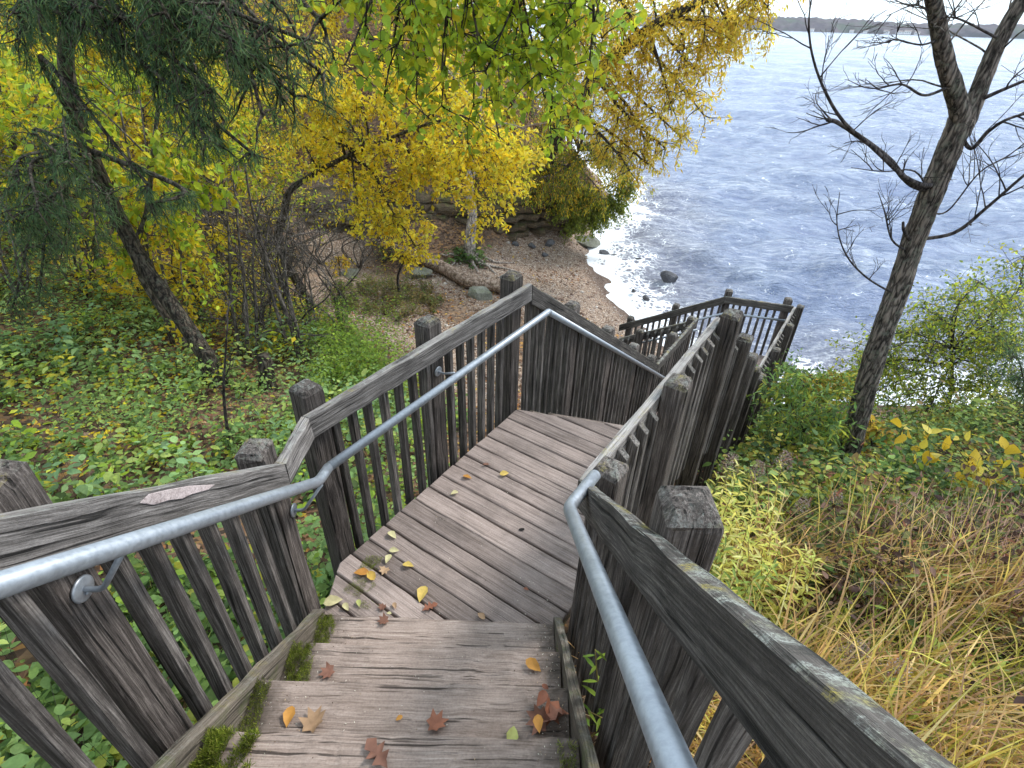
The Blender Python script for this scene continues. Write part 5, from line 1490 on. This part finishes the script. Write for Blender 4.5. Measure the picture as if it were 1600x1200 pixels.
def grass(name, label, n, region, ok, L, palette, seed, w=.006, curl=1.0, bias=(0.5, -.2)):
    r = np.random.default_rng(seed); P = scatter(n, *region, r, ok); n = len(P)
    L = r.uniform(*L, n); az = r.uniform(0, 2 * pi, n); d = np.c_[np.cos(az), np.sin(az)] * .6 + np.array(bias); d /= np.linalg.norm(d, axis=1)[:, None] + 1e-6
    z = H(P[:, 0], P[:, 1]); seg = 5; V = []
    bendv = r.uniform(.3, 1.0, n) * curl
    for k in range(seg + 1):
        t = k / seg; hz = L * np.sin(np.minimum(t * bendv * 1.5, 1.9)) / (bendv * 1.5); hx = L * (1 - np.cos(t * bendv * 1.5)) / (bendv * 1.5)
        c = np.c_[P + d * hx[:, None], z + hz - .02]; s = np.c_[-d[:, 1], d[:, 0], np.zeros(n)] * (w * (1 - t ** 2.2) * r.uniform(.35, 1.6, n))[:, None]
        V += [c - s, c + s]
    V = np.stack(V, 1).reshape(-1, 3); tt = []
    for k in range(seg): tt += [(2 * k, 2 * k + 1, 2 * k + 3), (2 * k, 2 * k + 3, 2 * k + 2)]
    T = (np.array(tt)[None] + (np.arange(n) * (2 * seg + 2))[:, None, None]).reshape(-1, 3)
    return props(link(name, mesh_tris(name, V, T, M_LEAF, np.repeat(pal(palette, n, r, .2), 2 * seg + 2, axis=0))), label, 'grass', kind='stuff')


TAN = [(.76, .55, .18), (.70, .44, .18), (.80, .62, .30), (.54, .50, .12), (.50, .32, .2), (.74, .48, .25), (.78, .62, .14)]
grass('dry_grass', 'long tan and yellow grass bending over the bank right of the stairs', 9000, (.6, 6.5, -.8, 3.3), lambda x, y: okR(x, y) & pn(x, y, 1.3, .34) & (y < 3.0 - .15 * (x - 2)), (.45, 1.15), TAN, 62, .0058, 1.25, (.15, -.3))
grass('green_grass', 'yellow green grass blades among the dry grass beside the railing', 2200, (.6, 4.5, .2, 4.2), lambda x, y: okR(x, y) & pn(x, y, 1.1, .4), (.3, .7), [(.36, .38, .05), (.28, .34, .06), (.45, .42, .06), (.2, .28, .05)], 63, .005)
grass('reddish_grass', 'thin reddish brown dry stalks at the right edge', 2200, (3.2, 6.5, 1.0, 3.6), okR, (.5, 1.1), [(.46, .29, .24), (.52, .36, .28), (.36, .22, .18)], 64, .0036, .7, (-.6, -.3))
grass('thatch', 'flattened broken dead grass lying between the standing blades', 4500, (.6, 6.0, -.5, 3.7), okR, (.2, .6), [(.5, .38, .22), (.4, .3, .18), (.6, .48, .3), (.3, .22, .14)], 67, .005, 2.6, (0, 0))
grass('left_grass', 'narrow green grass under the left railing', 900, (-3.2, -1.2, .2, 3.2), okL, (.2, .45), GRN + [(.3, .3, .08)], 65, .006)

# brown bramble thicket
br = np.random.default_rng(66); acc = Acc(); LPb = []
for k in range(230):
    x, y = br.uniform(2.5, 5.0), br.uniform(1.7, 3.1); b = gpt(x, y)
    tw = wander(b, (br.normal() * .5, br.normal() * .5, 1), br.uniform(.5, 1.1), 7, br, .3, .12)
    acc.tube(tw, np.linspace(.005, .0015, 8), 4); LPb.append(tw[br.integers(2, 8, 22)] + br.normal(size=(22, 3)) * .05)
thk = thing('bramble', 'tangled brown thicket of dead stems and withered leaves at the right edge', 'bramble', gpt(3.7, 2.4))
Bt = Matrix.Translation(thk.location)
o = acc.mesh('stems', M_TWIG); link('stems', o, thk, Matrix.Identity(4), kind='stuff')
LPb = np.concatenate(LPb); m = len(LPb)
V, T, C = leaves(LEAF8, LPb, rand_dir(m, br, .6), br.normal(size=(m, 3)) + np.array([0, 0, .4]), br.uniform(.035, .075, m), pal([(.12, .07, .055), (.2, .12, .09), (.08, .05, .045), (.16, .16, .06)], m, br))
link('withered_leaves', mesh_tris('withered_leaves', V, T, M_DRY, C), thk, Matrix.Identity(4), kind='stuff')


# goldenrod stalks
def stalk(label, top, seed, palette, lsz=.12, n=34, plume=None, group='goldenrod stalks beside the railing', h=None, frm=.25):
    r = np.random.default_rng(seed); top = np.asarray(top, float)
    b = gpt(top[0] + r.normal() * .08, top[1] + r.normal() * .08)
    if h: b[2] = max(b[2], top[2] - h)
    P = crom([b - np.array([0, 0, .05]), (b + top) / 2 + r.normal(size=3) * .03, top], 6)
    root = thing('goldenrod', label, 'plant', b, group); B = Matrix.Translation([float(v) for v in b])
    V, T = tube_geo(P - b, np.linspace(.005, .002, len(P)), 6); link('stem', mesh_tris('stem', V, T, flat_mat('stalk', (.28, .22, .07)) if 'MST' not in globals() else MST, smooth=True), root, B)
    f = np.linspace(frm, 1, n); ii = f * (len(P) - 1.01); k = ii.astype(int); fr = (ii - k)[:, None]
    pos = P[k] * (1 - fr) + P[k + 1] * fr; az = np.arange(n) * 2.4 + r.normal(size=n) * .3
    d = np.c_[np.cos(az), np.sin(az), .35 + r.normal(size=n) * .25 - .5 * (1 - f)]
    V, T, C = leaves(LANCE, pos - b, d, np.c_[r.normal(size=(n, 2)) * .15, np.ones(n)], lsz * (1.15 - .5 * f) * r.uniform(.8, 1.2, n), pal(palette, n, r, .12))
    link('leaves', mesh_tris('leaves', V, T, M_LEAF, C), root, B)
    if plume is not None:
        m = 420; q = r.random(m) ** .8; az = r.uniform(0, 2 * pi, m); rr = .09 * (1 - .6 * q) * r.random(m) ** .5
        pp = top + np.c_[np.cos(az) * rr, np.sin(az) * rr, q * .2 - .04]
        V, T, C = leaves(LEAF4, pp - b, rand_dir(m, r, 0, .3), rand_dir(m, r), r.uniform(.008, .018, m), pal(plume, m, r))
        link('seed_head', mesh_tris('seed_head', V, T, M_DRY, C), root, B, kind='stuff')
    return root


MST = flat_mat('stalk', (.28, .22, .07))
GLD = [(.86, .78, .18), (.76, .74, .18), (.88, .82, .32), (.58, .66, .16)]
GRG = [(.26, .38, .08), (.36, .44, .09), (.2, .3, .07)]
PLU = [(.30, .22, .20), (.38, .29, .26), (.22, .15, .13)]
sp = [(1138, 735, 3.1, 1), (1160, 760, 2.9, 0), (1185, 790, 2.8, 0), (1150, 800, 2.7, 0), (1205, 830, 2.6, 0), (1170, 840, 2.5, 0), (1222, 730, 3.2, 1), (1135, 850, 2.35, 2), (1190, 870, 2.4, 0), (1262, 860, 2.5, 0), (1275, 868, 2.45, 0), (1120, 800, 2.6, 2), (1210, 880, 2.3, 2), (1240, 900, 2.3, 0), (1150, 900, 2.1, 2), (1180, 745, 3.3, 1), (1128, 770, 2.85, 0), (1175, 800, 2.6, 0), (1145, 770, 2.75, 0), (1160, 870, 2.25, 0), (1155, 725, 3.0, 0), (1125, 745, 2.95, 0), (1195, 760, 3.0, 0), (1210, 790, 2.8, 0), (1140, 830, 2.5, 0), (1180, 900, 2.2, 2), (1225, 845, 2.5, 0), (1130, 880, 2.2, 0), (1112, 840, 2.4, 2)]
gl = ['yellow goldenrod stalk in the clump behind the big post', 'goldenrod stalk topped by a grey brown seed head beside the dark posts', 'green leaved goldenrod stalk close behind the lichened rail']
for k, (px, py, Y, t) in enumerate(sp):
    stalk(gl[t], PY(px, py, Y), 500 + k, [GLD, GLD, GRG][t], plume=PLU if t == 1 else None)
# seed stalks standing in the dead weeds
for k, (px, py, Y) in enumerate([(1300, 790, 3.4), (1330, 1030, 1.7), (1395, 1060, 1.6), (1420, 900, 2.6), (1250, 800, 3.3), (1350, 930, 2.4)]):
    stalk('dry brown stalk with a fluffy grey seed head in the grass', PY(px, py, Y), 540 + k, [(.2, .13, .09)], .05, 12, PLU + [(.42, .36, .33)], 'dry seed stalks in the grass')
# green sprig poking through the right railing
for k, (px, py, Y, hh) in enumerate([(930, 1015, 1.12, .45), (918, 1110, .95, .3)]):
    stalk(['green sprig growing up through the gaps of the right railing', 'lower green sprig between the right stringer and posts'][k], PX(px, py, .335), 560 + k, [(.2, .34, .05), (.28, .4, .05)], .085, 11, None, None, hh, .1)

# small leafy shrubs around the bare tree
def pin(label, name, cat, base, cls, palette, leaf, per, seed, tpl=LEAF4, stem=.03, bark_m=None, droop=.3, twigs=14, **k):
    b = gpt(base[0], base[1]); top = np.mean([c[:3] for c in cls], 0)
    return make_tree(name, label, cat, [b - np.array([0, 0, .1]), b * .6 + top * .4 + np.array([0, 0, .15]), top], [stem, stem * .8, stem * .4], cls, bark_m or M_TWIG, palette, leaf=leaf, per=per, tpl=tpl, seed=seed, droop=droop, twigs=twigs, bush=True, limb_from=.1, limb_r=stem * .5, **k)


pin('green shrub with long leaflets and orange tips left of the bare tree', 'leafy_shrub', 'shrub', (3.5, 5.6), cl([(1230, 620), (1265, 630), (1290, 660), (1225, 660), (1250, 690), (1285, 700), (1215, 690), (1240, 590), (1300, 640), (1200, 720), (1260, 660), (1270, 730), (1235, 735), (1310, 690)], 5.4, .38, .3, 71), [(.16, .29, .07), (.24, .36, .07), (.4, .42, .06), (.2, .32, .12)], .12, 210, 72, NARROW4)
pin('orange tinted bush above the steps to the lake', 'orange_tinted_bush', 'shrub', (4.2, 7.6), cl([(1245, 600), (1285, 595), (1320, 590), (1265, 615), (1225, 608), (1300, 615), (1340, 600)], 6.6, .36, .4, 73), OLV + [(.45, .28, .04), (.5, .35, .05)] + GRN[:2], .065, 620, 74)
pin('dark green bush against the foot of the lowest landing', 'dark_bush', 'shrub', (4.3, 6.8), cl([(1205, 610), (1225, 640), (1195, 660), (1240, 575), (1205, 690)], 6.2, .36, .3, 75), DGR + GRN[:1], .06, 330, 76)
pin('broad olive green bush at the right above the water', 'olive_bush', 'bush', (8.2, 8.2), cl([(1420, 520), (1470, 505), (1530, 495), (1590, 480), (1450, 560), (1520, 545), (1580, 545), (1400, 575), (1565, 460), (1490, 600), (1610, 520), (1550, 590), (1420, 610), (1380, 560), (1500, 465), (1610, 450), (1350, 590), (1440, 480), (1560, 520), (1460, 540), (1590, 590), (1340, 560), (1370, 610), (1310, 600), (1530, 440), (1600, 400), (1450, 640), (1520, 640), (1580, 640)], 7.6, .58, .8, 77), OLV + YGR[:1], .06, 560, 78, stem=.04, twigs=26)
pin('dark cedar bush at the right edge behind the yellow leaves', 'cedar_bush', 'bush', (7.6, 6.4), cl([(1590, 590), (1605, 630), (1580, 560), (1620, 540), (1620, 600), (1590, 660)], 6.3, .36, .3, 79), CED, .07, 900, 80, NEEDLE, droop=.2, twigs=26)
pin('orange and green leaved shrub behind the bare trunk', 'autumn_shrub', 'shrub', (5.0, 5.6), cl([(1350, 700), (1375, 670), (1340, 735), (1385, 720), (1360, 650)], 5.5, .28, .2, 81), [(.5, .33, .05), (.4, .24, .05), (.28, .33, .05), (.5, .42, .05)], .085, 90, 82, LEAF8)
pin('glossy green shrub in front of the bare trunk', 'green_shrub', 'shrub', (4.5, 4.6), cl([(1380, 760), (1420, 750), (1400, 790), (1350, 790), (1440, 790), (1370, 830), (1420, 830), (1330, 770), (1460, 740), (1480, 790), (1300, 800), (1340, 830), (1440, 840), (1400, 720), (1310, 740)], 4.5, .36, .3, 83), [(.13, .26, .07), (.2, .34, .09), (.09, .18, .06), (.3, .4, .06)], .085, 190, 84, LEAF8)
pin('low dark green creeper at the right edge', 'creeper', 'plant', (6.0, 4.6), cl([(1560, 850), (1520, 830), (1590, 820), (1490, 850), (1450, 850), (1580, 880)], 4.3, .34, .3, 85), DGR + GRN[:1] + [(.2, .22, .05)], .08, 200, 86, LEAF8)
MY1 = plain_leaf('broad_yellow_leaf', (.72, .52, .06), (.58, .40, .03)); MY2 = plain_leaf('pale_yellow_leaf', (.72, .62, .16), (.62, .52, .06))
yls = cl([(1430, 665), (1410, 690), (1450, 700), (1520, 715), (1545, 740), (1580, 745), (1565, 775), (1530, 700), (1590, 700), (1500, 745), (1490, 715), (1575, 800), (1610, 760), (1515, 790), (1410, 660)], 4.3, .17, .25, 87)
pin('vine with broad bright yellow leaves at the right below the olive bush', 'yellow_vine', 'vine', (5.8, 4.9), yls, YEL, .155, 7, 88, LEAF8, .014, None, .5, 3, indiv=120, lm=(M_LEAF, [MY1, MY1, MY2]))
pin('pale green leafed shoots at the lower right of the yellow vine', 'pale_green_shoots', 'plant', (5.2, 4.4), cl([(1520, 820), (1505, 800), (1540, 830)], 4.2, .16, .1, 89), [(.3, .42, .05), (.42, .48, .06)], .12, 12, 90, LEAF8, .012)

# ------------------------------------------------------------------ moss and fallen leaves on the stairs
def moss(label, quad, n, seed, hmax=.018):
    r = np.random.default_rng(seed); q = np.array(quad, float)
    u, v = r.random(n), r.random(n)
    k = 1.5 * vnoise(u * 6 + seed, v * 6, seed) + .2 * r.random(n) + .2 - .9 * np.maximum(np.abs(u - .5), np.abs(v - .5)) * 1.2 > .42
    u, v = u[k], v[k]; n = len(u)
    p = (q[0] * ((1 - u) * (1 - v))[:, None] + q[1] * (u * (1 - v))[:, None] + q[2] * (u * v)[:, None] + q[3] * ((1 - u) * v)[:, None])
    p[:, 2] += vnoise(u * 9, v * 9, seed + 1) * hmax * .9
    b = p.mean(0)
    V, T, C = leaves(NEEDLE, p - b, np.c_[r.normal(size=(n, 2)) * .6, np.ones(n)], np.c_[r.normal(size=(n, 2)), np.zeros(n)] + .01, r.uniform(.007, hmax, n) * 1.3, pal([(.20, .27, .03), (.30, .36, .05), (.12, .17, .025), (.38, .40, .08)], n, r) * (.45 + 1.0 * vnoise(u * 6, v * 6, seed + 3))[:, None])
    V = V.copy()
    props(link('moss', mesh_tris('moss', V, T, M_LEAF, C), None, Matrix.Translation([float(x) for x in b])), label, 'moss', kind='stuff')


tz = lambda k: 7.6 - 2.02 - k * RISE
for k, (x0, x1, n, lab) in enumerate([(-.985, -.78, 11000, 'thick bright green moss on the left end of the lowest visible step in the foreground'), (-.985, -.90, 2200, 'thin green moss along the left end of the step with two maple leaves'), (-.985, -.85, 6000, 'olive moss on the left end of the step above the landing step'), (-.985, -.87, 5500, 'dark green moss on the left end of the last step before the landing')]):
    y = .853 + k * GO
    moss(lab, [(x0, y - .26, tz(k)), (x1, y - .26, tz(k)), (x1 - .03, y - .01, tz(k)), (x0, y - .01, tz(k))], n, 700 + k, .016 if k else .024)
moss('small dark moss tuft on the right end of the nearest step', [(.19, .6, tz(0)), (.255, .6, tz(0)), (.255, .84, tz(0)), (.19, .84, tz(0))], 1500, 710)
g = lambda px, py: PZ(px, py, Z1 + .003)
moss('bright moss on the mossy corner board of the landing', [g(535, 925), g(562, 935), g(590, 915), g(560, 895)], 2500, 711, .008)
moss('green moss in the corner of the landing by the post', [g(560, 892), g(590, 892), g(598, 872), g(575, 868)], 1500, 712, .012)
moss('strip of moss beside the last step and the landing board', [g(560, 953), g(580, 953), g(578, 940), g(558, 938)], 800, 713, .008)

FL = {k: plain_leaf('fallen_leaf_' + k, a, b_, .12) for k, a, b_ in [('tan', (.45, .30, .18), (.38, .24, .14)), ('yellow', (.62, .45, .12), (.55, .36, .08)), ('pale', (.60, .55, .30), (.52, .45, .25)), ('orange', (.55, .27, .06), (.48, .22, .05)), ('brown', (.24, .115, .08), (.19, .09, .06)), ('red', (.30, .12, .07), (.26, .10, .06)), ('green', (.42, .44, .16), (.40, .42, .14))]}
OAK = (np.array([(0, 0, 0), (.2, -.1, .02), (.3, -.28, .05), (.42, -.1, .0), (.55, -.32, .06), (.66, -.1, 0), (.82, -.2, .05), (1, 0, .02), (.82, .2, .05), (.66, .1, 0), (.55, .32, .06), (.42, .1, 0), (.3, .28, .05), (.2, .1, .02), (.5, 0, -.02)]), np.array([(14, i, (i + 1) % 14) for i in range(14)]))


def fallen(px, py, step, size, tpl, c, label, seed, tilt=.15, lift=.008, curl=.42):
    r = np.random.default_rng(seed)
    z = (Z1 + .004) if step is None else tz(step)
    p = PZ(px, py, z); tv = tpl[0].copy()
    tv[:, 2] += curl * (tv[:, 1] ** 2) * 2.5 + .10 * np.sin(tv[:, 0] * 5 + seed) * np.abs(tv[:, 1]) + r.normal(size=len(tv)) * .015
    tv = (tv - np.array([.5, 0, 0])) * size
    me = mesh_tris('fallen_leaf', tv, tpl[1], FL[c], smooth=True)
    M = Matrix.Translation((p[0], p[1], z + lift - min(0, tv[:, 2].min()))) @ Matrix.Rotation(r.uniform(0, 6.28), 4, 'Z') @ Matrix.Rotation(r.normal() * tilt, 4, 'X')
    props(link('fallen_leaf', me, None, M), label, 'leaf', 'fallen leaves on the stairs')


for k, a in enumerate([
    (453, 1122, 1, .075, LEAF8, 'orange', 'small orange oval leaf at the left of the step with the maple leaves'), (492, 1130, 1, .12, MAPLE, 'tan', 'tan maple leaf near the left end of its step, beside a small orange one'),
    (682, 1132, 1, .10, MAPLE, 'red', 'reddish brown maple leaf in the middle of a step'), (624, 1124, 1, .03, LEAF8, 'orange', 'tiny orange leaf scrap left of the reddish maple leaf'),
    (800, 1152, 1, .075, LEAF8, 'green', 'pale green leaf at the edge of the step below the big brown leaf'), (590, 1180, 0, .12, OAK, 'brown', 'brown lobed leaf lying on the nearest step'),
    (513, 1052, 2, .085, MAPLE, 'brown', 'dark brown leaf at the left of the third step up'), (833, 1042, 2, .085, LEAF8, 'orange', 'orange curled leaf near the right end of a step'),
    (852, 1076, 2, .04, LEAF8, 'red', 'tiny reddish leaf by the right stringer'), (600, 971, 3, .075, MAPLE, 'brown', 'brown leaf on the front edge of the last step'),
    (752, 964, None, .06, LEAF8, 'tan', 'tan leaf at the joint of the last step and the landing'), (660, 930, None, .11, LEAF8, 'yellow', 'large curled yellow leaf on the near landing boards'),
    (672, 950, None, .10, OAK, 'red', 'reddish oak leaf just above the last step'), (565, 897, None, .10, LEAF8, 'orange', 'orange leaf lying on the mossy landing corner'),
    (580, 901, None, .09, LEAF8, 'yellow', 'yellow leaf beside the orange one in the landing corner'), (601, 893, None, .08, MAPLE, 'tan', 'tan broken leaf right of the mossy corner'),
    (521, 942, None, .11, LEAF8, 'pale', 'pale cream leaf leaning by the post at the step end'), (541, 950, None, .06, LEAF8, 'pale', 'small pale leaf on the board next to the moss strip'),
    (561, 944, None, .05, LEAF8, 'green', 'small greenish leaf on the moss strip'), (598, 950, None, .06, MAPLE, 'brown', 'brown leaf at the end of the split board'),
    (617, 948, None, .045, LEAF8, 'tan', 'small tan leaf near the split board end'), (638, 885, None, .075, LEAF8, 'yellow', 'yellow tan leaf left on the second full board'),
    (607, 875, None, .07, LEAF8, 'pale', 'pale leaf lying near the left edge of the landing'), (616, 862, None, .065, LEAF8, 'pale', 'pale leaf a little farther along the left edge of the landing'),
    (613, 838, None, .08, LEAF8, 'pale', 'pale leaf standing against the balusters of the landing'), (730, 747, None, .075, LEAF8, 'orange', 'orange leaf by the left edge in the middle of the landing'),
    (788, 742, None, .075, LEAF8, 'yellow', 'single yellow leaf in the middle of the landing boards'), (760, 727, None, .055, OAK, 'brown', 'small brown oak leaf above the orange one on the landing'),
    (710, 772, None, .06, LEAF8, 'pale', 'pale leaf on the left edge below the orange one'), (822, 922, None, .035, LEAF8, 'red', 'tiny red leaf on the right side of the landing boards'),
    (608, 960, 3, .03, LEAF8, 'pale', 'tiny pale leaf scrap on the last step')]):
    fallen(*a, 800 + k)
for k, (px, py, s, c) in enumerate([(858, 1112, .125, 'red'), (842, 1128, .115, 'brown'), (866, 1130, .12, 'brown'), (845, 1102, .07, 'red'), (840, 1143, .065, 'orange')]):
    fallen(px, py, 1, s, MAPLE if k < 3 else LEAF8, c, ['large red brown maple leaf on top of the heap at the right of a step', 'dark brown maple leaf at the left of the heap by the right stringer', 'crumpled brown maple leaf against the right stringer', 'upright red leaf at the back of the heap by the stringer', 'orange curled leaf at the front of the heap by the stringer'][k], 860 + k, .5, .012 + .012 * k, .6)

# crumbs of bark and dirt caught on the steps
r = np.random.default_rng(91); m = 900
kk = r.integers(-1, 4, m); side = r.random(m)
xx = np.where(side < .35, r.uniform(-.98, -.75, m), np.where(side < .7, r.uniform(.12, .26, m), r.uniform(-.9, .2, m))); yy = .853 + kk * GO - r.uniform(.02, .24, m)
pos = np.c_[xx, yy, 7.6 - 2.02 - kk * RISE + .003]
P2 = scatter(700, -1, 1.5, 1.8, 3.9, r, on_stair); pos = np.r_[pos, np.c_[P2, np.full(len(P2), Z1 + .004)]]; m = len(pos)
V, T, C = leaves(LEAF4, pos, rand_dir(m, r), np.c_[r.normal(size=(m, 2)) * .3, np.ones(m)], r.uniform(.003, .010, m), pal([(.55, .48, .42), (.15, .10, .07), (.4, .3, .2), (.65, .6, .5)], m, r))
props(link('leaf_crumbs', mesh_tris('leaf_crumbs', V, T, M_DRY, C)), 'tiny scraps of leaf and bark on the steps and landing', 'debris', kind='stuff')
